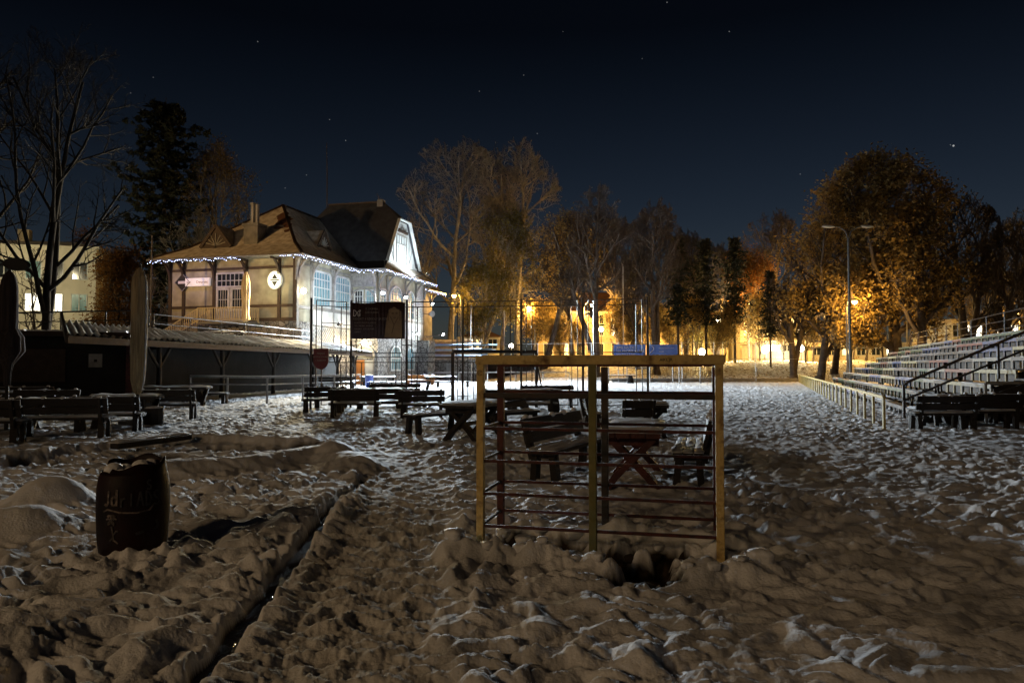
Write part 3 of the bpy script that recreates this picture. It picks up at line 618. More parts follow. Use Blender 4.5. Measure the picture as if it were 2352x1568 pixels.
flood('floodlight', 'floodlight box below the second hall window', 1.7, 7.6, 5.2, (-1.6,0,.1), (0,7.6,6.6), 95, COOL, 160)
flood('floodlight', 'floodlight low on the bay wall lighting the yard', 3.3, 17.4, 4.9, (-.6,0,.2), (12,8,0), 9000, COOL, 120)
flood('floodlight', 'floodlight at the bay corner facing the white panels', 5.2, 19.6, 4.9, (-1.8,0,-.2), (2.5,15.5,7), 1300, COOL, 160)
light('unseen_flood', 'SPOT', tuple(HW(1.3, 6, 5.5)), 7000, COOL, None, tuple(HW(16, -14, 0)), size=.4, spot=100)  # added spot without a fixture, standing for the window boxes' beam
light('unseen_flood', 'SPOT', tuple(HW(6, -1, 6.8)), 3000, COOL, None, tuple(HW(0, 6.2, 6.8)), size=.4, spot=75)  # wall wash without a fixture, added to brighten the hall facade
# signs on the terrace facade
def disc(name, label, x, z, w_, h_, n, m_, rim, marks, rot=0):
    t = thing(name, label, 'sign', HW(x, -.16, z), HR); b = MB()
    pts = [(w_*math.cos(2*math.pi*k/n+rot), -.06, h_*math.sin(2*math.pi*k/n+rot)) for k in range(n)]; b.ext(pts, (0,.12,0)); b.build('board', M[m_], t)
    b = MB()
    for p, q in zip(pts, pts[1:]+pts[:1]): b.bar((p[0],-.07,p[2]), (q[0],-.07,q[2]), .05, .05, (0,1,0))
    b.build('rim', M[rim], t)
    for mk in marks: mk(t)
def tri(z0, z1): 
    def f(t): MB().ext([(-.26,-.075,z0), (.26,-.075,z0), (0,-.075,z1)], (0,.012,0)).build('mark', M['ink'], t)
    return f
M['signglow'] = emit('lit_sign_face', (1,.97,.75), .9)
disc('sign', 'round illuminated white sign between the timber posts', -1.75, 8.45, .62, .72, 24, 'signglow', 'white', [tri(.1,.5), tri(-.1,-.5), lambda t: MB().box(-.4,.4,-.078,-.065,-.05,.05).build('mark', M['ink'], t)])
light('sign_light', 'POINT', tuple(HW(-1.75,-1.0,8.3)), 75, (1,.92,.5), size=.5)
light('sign_light', 'POINT', tuple(HW(-8.85,-.8,8.4)), 7, (1,.7,.55), size=.4)
disc('sign', 'dark diamond shaped sign with a pale rim', -10.3, 8.5, .72, .72, 4, 'ink', 'paletimber', [lambda t: MB().box(-.4,.4,-.075,-.062,-.1,.12).build('mark', M['chalk'], t)])
t = thing('sign', 'pinkish glowing sign board with lettering beside the entrance door', 'sign', HW(-8.85, -.2, 8.5), HR)
M['pinkglow'] = emit('lit_board', (1,.8,.66), .28); MB().box(-1.15,1.15,-.05,.12,-.33,.33).build('board', M['pinkglow'], t)
M['signink'] = mat('sign_ink', (.25,.14,.1), .6); text('lettering', 'bar      Dworzec', .3, M['signink'], t, (-1.0,-.06,-.1), ext=.002)
m = MB(); m.rod((-9.6,-4.5,3.3), (-9.6,-4.5,11.6), .06); tag(m.build('flagpole', M['iron']), 'thin dark pole in front of the terrace facade', 'pole'); bpy.data.objects['flagpole'].location = (HX,HY,0); bpy.data.objects['flagpole'].rotation_euler = (0,0,HR)
for nm, y in (('loudspeaker', 21.9),):
    c = HW(2.7, y, 7.2); t = thing(nm, 'pale horn loudspeaker on the far corner of the bay', 'loudspeaker', c, HR)
    b = MB(); b.tube([(0,0,0), (.35,-.3,0), (.6,-.5,0)], [.1,.16,.34], 14); b.build('horn', M['white'], t); b = MB(); b.bar((-.25,-.95,0), (0,0,0), .06); b.build('bracket_arm', M['iron'], t)

# ------------------------------------------------------------------ terrace, its railing, kiosk, canopy
pl = [(-30,35.5), (-17.8,36.6), (-14.9,55.6), (-14.6,57.0), (-28.0,60.6), (-34,62)]
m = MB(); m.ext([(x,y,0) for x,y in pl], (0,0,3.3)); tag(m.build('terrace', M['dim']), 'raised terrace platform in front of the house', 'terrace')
m = MB(); m.ext([(x*1.0,y,3.302) for x,y in [(-29.9,35.9), (-18,36.9), (-15.1,55.4), (-15,56.9), (-28.0,60.4), (-33,61.5)]], (0,0,.07)); tag(m.build('terrace_snow', M['snow']), kind='structure')
def railing(name, label, pts, h, post, rails=(1.0,.5), r=.03, m_='steel', pr=None, cap=0, group=None, cat='railing', zf=None, round_=True):
    p0 = Vector(pts[0]); t = thing(name, label, cat, p0, 0, group); V = [Vector(p)-p0 for p in pts]
    for f in rails:
        b = MB(); q = [v+Vector((0,0,h*f)) for v in V]
        for a, c in zip(q[:-1], q[1:]): b.rod(a, c, r*(1 if f == max(rails) else .75), 8) if round_ else b.bar(a, c, r*2, r*2.4)
        b.build('rail', M[m_], t)
    if cap:
        b = MB()
        for a, c in zip(V[:-1], V[1:]): b.bar(a+Vector((0,0,h*max(rails)+r+.014)), c+Vector((0,0,h*max(rails)+r+.014)), r*1.7, .03)
        b.build('snow_cap', M['snow'], t)
    acc = 0; L_ = sum((c-a).length for a, c in zip(V[:-1], V[1:])); n = max(1, round(L_/post)); ps = []
    for k in range(n+1):
        dd = L_*k/n
        for a, c in zip(V[:-1], V[1:]):
            l_ = (c-a).length
            if dd <= l_+1e-6: ps.append(a.lerp(c, dd/l_)); break
            dd -= l_
    for q in ps:
        b = MB(); z0 = 0 if zf is None else zf(p0.x+q.x, p0.y+q.y)-p0.z-.08
        if round_: b.rod(q+Vector((0,0,z0)), q+Vector((0,0,h)), pr or r, 8)
        else: b.bar(q+Vector((0,0,z0)), q+Vector((0,0,h)), (pr or r)*2)
        b.build('post', M[m_], t)
    return t
railing('railing', 'dark tube railing along the terrace edge above the kiosk roof', [(-23.6,34.6,3.0), (-18.3,36.8,3.3)], 1.15, 1.8, (1,.6,.2), .035, 'iron')
railing('railing', 'thin tube railing on the terrace below the house', [(-18.1,36.9,3.3), (-15.1,55.2,3.3)], .95, 3.2, (1,.5), .026, 'steel')
k0 = Vector((-21.5, 27.6, 0)); k1 = Vector((-15.7, 30.3, 0)); kd = (k1-k0).normalized(); kn = Vector((-kd.y, kd.x, 0))
kiosk = thing('kiosk', 'low dark kiosk with a flat snowy roof behind the parasols', 'kiosk', k0, math.atan2(kd.y, kd.x)); KL = (k1-k0).length
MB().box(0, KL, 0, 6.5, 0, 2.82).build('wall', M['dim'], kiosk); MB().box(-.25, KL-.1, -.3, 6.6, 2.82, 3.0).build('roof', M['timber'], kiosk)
sb = MB(); 
for k in range(9): sb.box(KL*k/9-.2+random.random()*.2, KL*(k+1)/9-.25, -.28, 6.5, 3.001, 3.03+.05*random.random())
sb.build('snow_cover', M['snow'], kiosk); MB().box(KL-.25, KL-.02, -.14, -.01, 0, 2.8).build('corner_post', M['maroon'], kiosk)
m = MB(); m.box(1.5, 4.0, -.05, -.005, 1.0, 2.3); m.build('shutter', M['timber'], kiosk)
t = thing('notice', 'small white notice pinned to the dark kiosk wall', 'notice', k0+kd*(KL-1.35)+kn*-.03+Vector((0,0,1.85)), math.atan2(kd.y, kd.x)); MB().box(-.24,.24,-.02,0,-.27,.27).build('sheet', M['paletimber'], t); MB().box(-.05,.06,-.026,-.021,-.06,.05).build('mark', M['ink'], t)
# canopy
M['canopysnow'] = mat('canopy_snow', (.76,.74,.7), .8, (.5,.46,.4), 2.5, .4, 14)
A, B = Vector((-16.2,26.6,2.76)), Vector((-11.3,59,2.72)); Cc, D = Vector((-18.7,30.3,3.5)), Vector((-14.2,59.3,3.42))
can = thing('canopy', 'long open canopy with a snow covered corrugated roof on forked posts', 'canopy', (A.x, A.y, 0))
nu, nv = 520, 8; vs, fs = [], []
for i in range(nu+1):
    for j in range(nv+1):
        u, v_ = i/nu, j/nv; p = A.lerp(B, u).lerp(Cc.lerp(D, u), v_); wv_ = math.sin(2*math.pi*(u*33/.42))
        z = p.z+.07*wv_+.03*math.sin(v_*40+u*9)*(.4+.6*wv_)+.04*math.sin(u*57)*math.sin(u*23)
        vs.append((p.x-A.x, p.y-A.y, z))
for i in range(nu):
    for j in range(nv): a = i*(nv+1)+j; fs.append((a, a+nv+1, a+nv+2, a+1))
MB().add(vs, fs).build('roof', M['canopysnow'], can, True)
m = MB(); m.ext([(0,0,2.46), tuple(B-A+Vector((0,0,2.46))), tuple(D-A+Vector((0,0,2.46))), tuple(Cc-A+Vector((0,0,2.46)))], (0,0,.06)); 
m.bar((0,0,2.6), tuple(B-A+Vector((0,0,2.6))), .1, .26); m.bar((0,0,2.6), tuple(Cc-A+Vector((0,0,3.0))), .1, .26); m.build('fascia', M['timber'], can)
dv = (B-A).normalized()
for px in (365, 510, 628, 720, 775, 812):
    kx = (px-1176)/F; Yp = (A.x-.6-dv.x/dv.y*A.y)/(kx-dv.x/dv.y); q = Vector((kx*Yp-A.x, Yp-A.y, 0)); b = MB()
    b.tube([q, q+Vector((.03,0,1.4)), q+Vector((0,0,2.46))], [.13,.11,.1], 10)
    for sg in (1, -1):
        a0 = q+Vector((0,0,1.55)); b.tube([a0, a0+dv*sg*.35+Vector((0,0,.35)), a0+dv*sg*.95+Vector((0,0,1.07))], [.08,.075,.07], 8)
    b.build('forked_post', M['wood'], can)
m = MB(); 
for k in range(5): 
    p_, q_ = (Cc-A).lerp(D-A, k/5), (Cc-A).lerp(D-A, (k+1)/5); m.ext([(p_.x,p_.y,0), (q_.x,q_.y,0), (q_.x,q_.y,2.46), (p_.x,p_.y,2.46)], (-.2,.02,0))
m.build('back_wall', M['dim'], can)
def gpos(px, Y): return Vector(((px-1176)/F*Y, Y, 0))
railing('railing', 'thin steel railing in front of the forked canopy posts', [tuple(gpos(438,33.5)), tuple(gpos(600,31.5)), tuple(gpos(790,37)), tuple(gpos(830,41))], 1.15, 2.6, (1,.72), .035, 'steel', pr=.045, cap=1)

# ------------------------------------------------------------------ closed parasols
def parasol(label, px, Y, z0, z1, rmax, m_, prof, snow=True, group='closed parasols'):
    p = gpos(px, Y); t = thing('parasol', label, 'parasol', p, 0, group); rr = random.Random(px)
    ph = rr.random()*6
    def wob(a, z): return 1+.10*math.cos(8*a+ph)+.05*math.cos(3*a+z*2)
    H_ = z1-z0; b = MB(); pr = [(rmax*r, z0+H_*h) for r, h in prof]; b.lathe(pr, 40, wob=wob); cn = b.build('canopy', m_, t, True)
    b = MB(); b.tube([(0,0,-.05), (0,0,z0+.3), (0,0,z1+.12)], [.045,.04,.03], 8); b.build('pole', M['wood'], t)
    b = MB(); b.box(-.35,.35,-.35,.35,-.02,.1); b.build('base', M['concrete'], t)
    if snow:  # white strips down the sides imitate the lamplit edge of the canvas
        b = MB()
        for a in (-.12, math.pi+.2):
            pts = []; rad = []
            for k in range(34):
                h = z0+H_*(.03+.93*k/33); i = float(np.interp((h-z0)/H_, [q[1] for q in prof], [q[0] for q in prof])); r_ = rmax*i*1.03
                pts.append((r_*math.cos(a), r_*math.sin(a)+.01*math.sin(k), h)); rad.append(.012+.016*rr.random()*(1 if a < 0 else .35))
            b.tube(pts, rad, 7)
        b.build('lit_edge_strip', M['snow'], cn, True)
    return t
PR1 = [(.15,0),(.5,.02),(.62,.05),(.85,.12),(.97,.3),(1,.5),(1,.7),(.97,.86),(.85,.92),(.62,.955),(.4,.98),(.12,1)]
parasol('tall closed beige parasol with white strips for its lamplit edge beside the kiosk', 318, 20.4, .82, 4.38, .2, M['fabric'], PR1)
PR2 = [(.28,0),(.3,.1),(.45,.18),(1.3,.3),(1.2,.42),(.72,.5),(.75,.7),(.72,.85),(.6,.92),(.4,.97),(.1,1)]
parasol('closed dark brown parasol at the left edge below the oval board', 18, 17.5, 1.15, 3.9, .24, M['fabricdark'], PR2, False)
t = parasol('closed beige parasol standing on the terrace beside the entrance', 563, 54.6, 5.0, 8.7, .42, M['fabric'], [(.3,0),(.75,.05),(.55,.15),(.6,.35),(.75,.6),(.65,.8),(.4,.93),(.15,1)], False)
for k in kids(t):
    if k.name.startswith('base'): k.location.z = 3.37
t = thing('oval_board', 'dark oval board hanging above the brown parasol', 'board', P(38, 607, 17.4)); b = MB(); b.lathe([(.3,-.05),(.34,0),(.3,.05)], 28, sx=1, sy=1); 
o = b.build('board', M['ink'], t); o.scale = (1,.5,1); o.rotation_euler = (math.pi/2, .1, 0); o.scale = (1,.46,1)
b = MB(); b.rod((-.32,.05,0), (-1.5,.3,.02), .03); b.build('arm', M['iron'], t)
# ------------------------------------------------------------------ the bar frame in the foreground
fa = math.atan2(FR_R.y-FR_L.y, FR_R.x-FR_L.x); FLn = (FR_R-FR_L).length
fr = thing('bar_frame', 'ochre steel frame with dark red horizontal bars standing in dug-up snow', 'climbing frame', (FR_L.x, FR_L.y, 0), fa)
DP = .73; pw_ = .066
def post(x, y, z0, z1, m_, nm='post'): return MB().box(x-pw_/2, x+pw_/2, y-pw_/2, y+pw_/2, z0, z1).build(nm, M[m_], fr, bevel=.006)
post(0, 0, -.25, 1.62, 'ochre'); post(FLn, 0, -.25, 1.62, 'ochre'); post(FLn/2-.025, 0, -.25, 1.618, 'olive')
post(0, DP, -.25, 1.6, 'maroon'); post(FLn/2-.0, DP, -.3, 1.6, 'iron'); post(FLn, DP, -.25, 1.6, 'maroon')
MB().box(-pw_/2-.01, FLn+pw_/2+.012, -pw_/2-.004, pw_/2+.004, 1.62, 1.70).build('top_beam', M['ochre'], fr, bevel=.006)
MB().box(-pw_/2, FLn+pw_/2, DP-pw_/2, DP+pw_/2, 1.601, 1.665).build('top_beam', M['maroon'], fr, bevel=.006)
for y in (0, DP):
    for i, z in enumerate((1.345, 1.05, .76, .47, .185)):
        hh = .026 if i else .045
        for a, b_ in ((pw_/2, FLn/2-(.034 if y else .059)), (FLn/2+(.034 if y else .009), FLn-pw_/2)):
            MB().box(a, b_, y-.016, y+.016, z-hh/2, z+hh/2).build('bar', M['maroon' if i else 'iron'] if (y == 0) else M['maroon'], fr, bevel=.003)
for x in (0, FLn):
    for z in (1.05, .76, .47, .185): MB().box(x-.013, x+.013, pw_/2, DP-pw_/2, z-.013, z+.013).build('bar', M['iron'], fr)
gt = M['graffiti'] = mat('marker_ink', (.16,.11,.05), .6)
b = MB(); 
for rr_ in (.024, .016):
    c_ = arc(0, 1.545, rr_, 20, 330, 14)
    for p, q in zip(c_[:-1], c_[1:]): b.bar((p[0], -pw_/2-.002, p[1]), (q[0], -pw_/2-.002, q[1]), .003, .004, (0,1,0))
b.bar((-.01,-pw_/2-.002,1.54), (.012,-pw_/2-.002,1.555), .003, .004, (0,1,0)); b.build('scribble', gt, fr)
text('scribble', 'AIKL.JR', .034, M['ink'], fr, (1.58, -pw_/2-.006, 1.648), ext=.001)

# ------------------------------------------------------------------ barrel
bp = G(305, 1268); bz = gz(bp.x, bp.y)
ba = thing('barrel', 'dark plastic barrel with faded graffiti and snow heaped on its broken rim', 'barrel', (bp.x, bp.y, bz-.03)); BH = .80
prof = [(.235,0),(.262,.02),(.272,.09),(.28,.2),(.288,.4),(.284,.56),(.27,.66),(.262,.67),(.262,.7),(.252,.71),(.245,.77)]
n = 48; vs = []; fs = []
for j, (r, z) in enumerate(prof):
    for k in range(n):
        a = 2*math.pi*k/n; zz = z
        if j >= len(prof)-2: zz += .03*math.sin(a+.4)+.018*math.sin(5*a)*(j == len(prof)-1)+(-.05 if j == len(prof)-1 and math.cos(a-R(215)) > .8 else 0)
        vs.append((r*math.cos(a), r*math.sin(a), zz))
for j in range(len(prof)-1):
    for k in range(n): fs.append((j*n+k, j*n+(k+1)%n, (j+1)*n+(k+1)%n, (j+1)*n+k))
fs.append(tuple(reversed(range(n)))); o = MB().add(vs, fs).build('body', M['barrel'], ba, True)
sm = o.modifiers.new('s', 'SOLIDIFY'); sm.thickness = .012
b = MB(); rr = random.Random(5)
b.lathe([(.235,.64),(.21,.68),(.12,.70),(.02,.71)], 24)
for k in range(10):
    a = rr.random()*6.28; r_ = rr.uniform(.05,.2); q = rr.uniform(.05,.085); b.lathe([(q*math.sin(R(w_)), -q*math.cos(R(w_))*.8) for w_ in range(0,181,20)], 12, c=(r_*math.cos(a), r_*math.sin(a), .665+rr.random()*.05))
b.build('snow_heap', M['snow'], ba, True)
M['paintlet'] = mat('faded_lettering', (.2,.16,.14), .7, (.05,.04,.035), 22, contrast=(.4,.6)); M['faint'] = mat('faint_lettering', (.05,.047,.05), .7, (.015,.014,.015), 18)
front = math.atan2(-bp.y, -bp.x)
def onbarrel(u, z, e=.004):           # u: metres around the drum, from the point that faces the viewer; positive to the right
    r = float(np.interp(z, [p[1] for p in prof], [p[0] for p in prof]))+e; a = front+u/.28; return (r*math.cos(a), r*math.sin(a), z)
def stroke(mb, pts, w_=.012):
    for p, q in zip(pts[:-1], pts[1:]):
        a, b_ = Vector(onbarrel(*p)), Vector(onbarrel(*q)); mb.bar(a, b_, w_, .006, (a.x, a.y, 0))
def glyphs(mb, s_, u, z, h, w_):
    sh = {'J': [[(.6,1),(.6,.2),(.4,0),(.1,.1)]], 'd': [[(.7,1.1),(.7,0)],[(.7,.5),(.4,.65),(.1,.45),(.15,.1),(.45,0),(.7,.15)]], 'r': [[(.15,0),(.15,.6)],[(.15,.4),(.4,.6),(.6,.55)]],
          'I': [[(.3,0),(.3,.9)]], 'A': [[(0,0),(.35,1),(.7,0)],[(.15,.4),(.55,.4)]], 'D': [[(.1,0),(.1,1),(.5,.85),(.7,.5),(.5,.1),(.1,0)]], 'S': [[(.75,.85),(.45,1),(.1,.8),(.2,.55),(.65,.4),(.75,.15),(.4,0),(0,.1)]]}
    for ch in s_:
        for st in sh[ch]: stroke(mb, [(u+p[0]*h*.55, z+p[1]*h) for p in st], w_)
        u += h*.52
b = MB(); glyphs(b, 'Jd', -.235, .44, .12, .018); stroke(b, [(-.24,.39),(-.2,.41),(-.1,.385),(.02,.375),(.12,.39),(.15,.43)], .012)
# flower
for (u, z, q) in ((-.17,.335,.026),(-.195,.31,.022),(-.145,.315,.024),(-.17,.29,.026),(-.185,.345,.016),(-.15,.345,.018)):
    stroke(b, [(u+q*math.cos(k), z+q*1.1*math.sin(k)) for k in [i*.8+u*40 for i in range(6)]], .011)
stroke(b, [(-.165,.27),(-.152,.2),(-.15,.15)], .014); stroke(b, [(-.152,.2),(-.125,.235),(-.11,.23)], .012); stroke(b, [(-.152,.18),(-.185,.15)], .012); stroke(b, [(-.15,.16),(-.115,.13)], .012)
b.build('lettering', M['paintlet'], ba)
b = MB(); glyphs(b, 'rIADS', -.1, .43, .12, .013); glyphs(b, 'S', .1, .56, .08, .012); stroke(b, [(.18,.3),(.2,.25),(.17,.22)], .02); stroke(b, [(.02,.2),(.08,.215)], .02); b.build('lettering', M['faint'], ba)

# ------------------------------------------------------------------ picnic furniture
def slab(mb, x0, x1, y0, y1, z, h, seed=0, nx=16, ny=7):
    rr = random.Random(seed); ph = [rr.random()*6 for _ in range(6)]; n0 = len(mb.v)
    for i in range(nx+1):
        for j in range(ny+1):
            u, v_ = i/nx, j/ny; e = min(1, min(u, 1-u)*(x1-x0)/.07)*.5+.5; f = min(1, min(v_, 1-v_)*(y1-y0)/.06)*.5+.5
            q = h*(.78+.14*math.sin(u*9+ph[0])+.1*math.sin(v_*7+u*17+ph[1]))*math.sqrt(max(0, 1-(1-e)**2*3.2))*math.sqrt(max(0, 1-(1-f)**2*3.2))
            mb.v.append((x0+(x1-x0)*u+.008*math.sin(v_*9+ph[2])*(u in (0,1)), y0+(y1-y0)*v_+.012*math.sin(u*21+ph[3])*(v_ in (0,1)), z+max(q, .004)))
    for i in range(nx):
        for j in range(ny): a = n0+i*(ny+1)+j; mb.f.append((a, a+ny+1, a+ny+2, a+1))
    c = len(mb.v); mb.box(x0, x1, y0, y1, z-.001, z+.004)
def make_table(L=2.0, W_=.78, wood='wood', seed=1, label='', group='picnic tables', h=.07):
    t = thing('picnic_table', label, 'table', (0,0,0), 0, group)
    b = MB()
    for k in range(4): b.box(-L/2, L/2, -W_/2+W_*k/4+.004, -W_/2+W_*(k+1)/4-.004, .675, .745)
    for x in (-L/2+.25, L/2-.25): b.box(x-.05, x+.05, -W_/2+.03, W_/2-.03, .56, .675)
    b.build('tabletop', M[wood], t, bevel=.006)
    for x in (-L/2+.25, L/2-.25):
        b = MB()
        for sg in (1, -1):
            pts = [(x, sg*-.36, -.05), (x, sg*-.2, .16), (x, sg*-.03, .34), (x, sg*.14, .5), (x, sg*.31, .69)]
            for p, q in zip(pts[:-1], pts[1:]): b.bar((p[0]+sg*.045, p[1], p[2]), (q[0]+sg*.045, q[1], q[2]), .09, .22, (1,0,0))
        b.build('leg', M[wood], t)
    MB().box(-L/2+.25, L/2-.25, -.04, .04, .28, .37).build('stretcher', M[wood], t)
    b = MB(); slab(b, -L/2-.01, L/2+.01, -W_/2-.01, W_/2+.01, .746, h*1.15, seed, 30, 10); b.build('snow_cap', M['snow'], t, True); return t
def make_bench(L=2.0, back=True, wood='wood', seed=1, label='', group='benches', planks=3, gap=True, cap=True):
    t = thing('bench', label, 'bench', (0,0,0), 0, group); b = MB(); w_ = .42/planks
    for k in range(planks): b.box(-L/2, L/2, -.21+w_*k+.008, -.21+w_*(k+1)-.008, .385, .445)
    b.build('seat', M[wood], t, bevel=.006)
    for x in (-L/2+.16, L/2-.16):
        b = MB(); b.bar((x,-.17,-.06), (x,-.14,.4), .09, .14, (1,0,0)); b.bar((x,.17,-.06), (x,.12,.4), .09, .14, (1,0,0)); b.box(x-.03, x+.03, -.19, .19, .32, .40); b.build('leg', M[wood], t)
    b = MB()
    for k in range(planks): slab(b, -L/2-.01, L/2+.01, -.21+w_*k+.006, -.21+w_*(k+1)-.006, .446, .055, seed+k, 22, 6)
    b.build('snow_cap', M['snow'], t, True)
    if back:
        b = MB(); ups = [-L/2+.16, L/2-.16]
        for x in ups: b.bar((x,-.2,.3), (x,-.33,.9), .1, .07, (1,0,0))
        for z0, y0 in ((.54,-.235), (.73,-.275)):
            if gap: b.bar((-L/2, y0, z0+.07), (L/2, y0, z0+.07), .05, .165, (0,-.24,1))
        b.build('backrest', M[wood], t, bevel=.005)
        if cap:
            b = MB(); rr = random.Random(seed)
            for x in ups+[rr.uniform(-L/3, L/3) for _ in range(2)]: b.lathe([(.055*math.sin(R(q)), -.04*math.cos(R(q))) for q in range(0,181,30)], 10, c=(x, -.32 if abs(x) > L/2-.2 else -.28, .90 if abs(x) > L/2-.2 else .89))
            slab(b, -L/2, L/2, -.305, -.27, .88, .02, seed+9, 20, 3); b.build('snow_crust', M['snow'], t, True)
    return t
PROTO = {}
def put(kind, px, py, yaw, label, sx=1, **kw):
    p = G(px, py); key = (kind, tuple(sorted(kw.items())))
    if key not in PROTO:
        PROTO[key] = t = make_table(label=label, **kw) if kind == 'table' else make_bench(label=label, back=kind == 'back', **kw)
    else: t = copy_tree(PROTO[key]); t['label'] = label
    t.location = (p.x, p.y, gz(p.x, p.y)-.0); t.rotation_euler = (0, 0, R(yaw)); t.scale = (sx, 1, 1); return t
# left of the path
put('back', 150, 1004, 7, 'backrest bench seen from behind, nearest at the left edge beside the oval board', 1.0, seed=3)
put('back', -60, 1018, 9, 'backrest bench cut by the left edge of the picture', 1.0, seed=3)
put('table', 150, 985, 12, 'snowy picnic table directly behind the nearest left bench', 1.0, seed=4)
put('back', 95, 966, 186, 'backrest bench facing the viewer beyond the nearest left table', .95, seed=3)
put('back', 60, 944, 4, 'backrest bench in the dark below the closed brown parasol', 1.1, seed=3)
put('plain', 70, 932, 3, 'backless bench far left in front of the kiosk wall', 1.15, seed=5)
put('table', 292, 968, 8, 'snowy picnic table at the foot of the beige parasol', .9, seed=4)
put('back', 390, 962, 6, 'backrest bench seen from behind, right of the beige parasol', .82, seed=3)
put('plain', 300, 955, 4, 'backless bench beyond the table under the beige parasol', 1.1, seed=5)
put('table', 405, 930, 3, 'long snowy table in front of the steel railing', 1.35, seed=4)
put('plain', 470, 926, 3, 'backless snowy bench at the end of the long table by the railing', 1.0, seed=5)
# middle group
put('back', 250, 990, 8, 'backrest bench seen from behind between the nearest bench and the wooden tub', .8, seed=3)
put('table', 40, 958, 5, 'dark snowy table in the second row at the left edge', 1.1, seed=4)
put('back', 815, 958, 2, 'dark backrest bench in the front row of the group below the billboard', .8, seed=3)
put('table', 760, 936, 12, 'small snowy table at the left end of the group below the round red sign', .7, seed=4)
put('back', 742, 946, 28, 'short dark bench left of the long bench in front of the tall mesh fence', .72, seed=3)
put('back', 855, 950, 0, 'long backrest bench seen from behind in front of the billboard', 1.3, seed=3)
put('table', 872, 938, 2, 'snowy table behind the long bench in front of the billboard', 1.0, seed=4)
put('back', 905, 928, 180, 'backrest bench facing the viewer below the billboard', 1.1, seed=3)
put('back', 968, 958, 8, 'dark backrest bench left of the near trestle table by the path', .72, seed=3)
put('back', 965, 932, 95, 'end-on bench with a snow lump on its back near the dark goal post', .6, seed=3)
put('table', 1090, 1005, 69, 'near snowy trestle table with crossed legs just left of the ochre frame', .95, seed=6)
put('plain', 1000, 992, 56, 'three-plank snowy bench on the left side of the near trestle table', .95, seed=5)
put('back', 1185, 985, 236, 'backrest bench on the right side of the near trestle table, seen through the frame', .85, seed=3)
put('back', 1190, 957, 2, 'long dark bench seen through the upper left of the ochre frame', 1.25, seed=3)
put('table', 1225, 946, 4, 'snowy table beyond the long bench seen through the ochre frame', 1.0, seed=4)
put('back', 1260, 938, 182, 'backrest bench on the far side of the table behind the ochre frame', 1.0, seed=3)
# behind the frame
put('table', 1459, 1099, 77, 'red painted table with snowy top seen through the right half of the frame', 1.0, wood='redwood', seed=8)
put('back', 1310, 1080, 244, 'three-plank bench left of the red table, its backrest to the left', 1.15, seed=3)
put('back', 1585, 1092, 75, 'three-plank bench right of the red table, its backrest to the right', 1.0, seed=3)
put('table', 1490, 1000, 84, 'snowy table beyond the red one, a dark backrest in front of it', .8, seed=4)
put('back', 1368, 985, 272, 'leaning backrest bench left of the farther table behind the frame', .7, seed=3)
put('back', 1462, 1012, 2, 'short rounded dark bench back standing between the two tables', .36, seed=3)
# in front of the house
put('table', 868, 886, -8, 'bright snowy table in front of the orange door', 1.5, seed=4)
put('plain', 890, 891, -8, 'bright snowy bench before the table at the orange door', 1.5, seed=5)
put('back', 965, 884, 175, 'brown backrest bench beside the stone pier of the house', 1.3, wood='orange', seed=9)
put('table', 1012, 884, -4, 'bright snowy table right of the brown bench by the stone pier', 1.4, seed=4)
put('plain', 1040, 889, -4, 'bright snowy bench at the right end of the house yard', 1.4, seed=5)
put('back', 775, 893, 5, 'dim bench behind the steel railing under the round red sign', 1.3, seed=3)
for (x, y, rz, lab) in ((-2.6, -5.2, 4, 'snowy terrace table nearest the house corner, above the canopy roof'), (-4.6, -3.6, 2, 'snowy terrace table in front of the entrance steps')):
    t = put('table', 868, 886, -8, lab, 1.5, seed=4); q = HW(x, y, 3.37); t.location = q; t.rotation_euler = (0, 0, HR+R(rz))
# far side of the field and right foreground
put('table', 1420, 880, 2, 'snowy table at the far edge of the field beside the training bars', 1.6, seed=4)
put('back', 2165, 986, 4, 'dark bench seen from behind at the foot of the grandstand, left one of two', .85, seed=3)
put('back', 2262, 984, 3, 'dark bench seen from behind at the foot of the grandstand, right one of two', .85, seed=3)
put('table', 2230, 972, 4, 'dark snowy table behind the two benches at the grandstand foot', 1.2, seed=4)
put('plain', 2120, 975, 80, 'small snowy bench end-on beside the grandstand stair', .6, seed=5)
p = G(353, 975); t = thing('tub', 'dark wooden tub with snow on top in front of the beige parasol', 'tub', (p.x, p.y, 0)); b = MB(); b.lathe([(.24,-.05),(.27,.2),(.25,.46)], 9); b.build('body', M['wood'], t); b = MB(); b.lathe([(.24,.46),(.18,.5),(.05,.52)], 14); b.build('snow_cap', M['snow'], t, True)
p = G(848, 889); t = thing('litter_bin', 'blue plastic bin standing left of the bright snowy table', 'bin', (p.x, p.y, 0)); b = MB(); b.lathe([(.3,0),(.34,.85),(.36,.9)], 20); b.build('body', M['bluebin'], t, True); b = MB(); b.lathe([(.33,.9),(.2,.96),(.03,.98)], 16); b.build('snow_cap', M['snow'], t, True)
# plank with snow lying on the kerb of the dug pit
a, b_ = G(262, 1040), G(432, 1018); b = MB(); b.bar((a.x,a.y,.12), (b_.x,b_.y,.14), .2, .1); t = tag(b.build('board', M['wood']), 'dark board with a snow layer lying over the dug pit', 'board')
dirv = (b_-a).normalized(); Ls = (b_-a).length; b = MB(); slab(b, 0, Ls, -.1, .1, 0, .07, 3, 24, 6); o = b.build('snow_cap', M['snow'], t, True); o.location = (a.x, a.y, .18); o.rotation_euler = (0, 0, math.atan2(dirv.y, dirv.x))
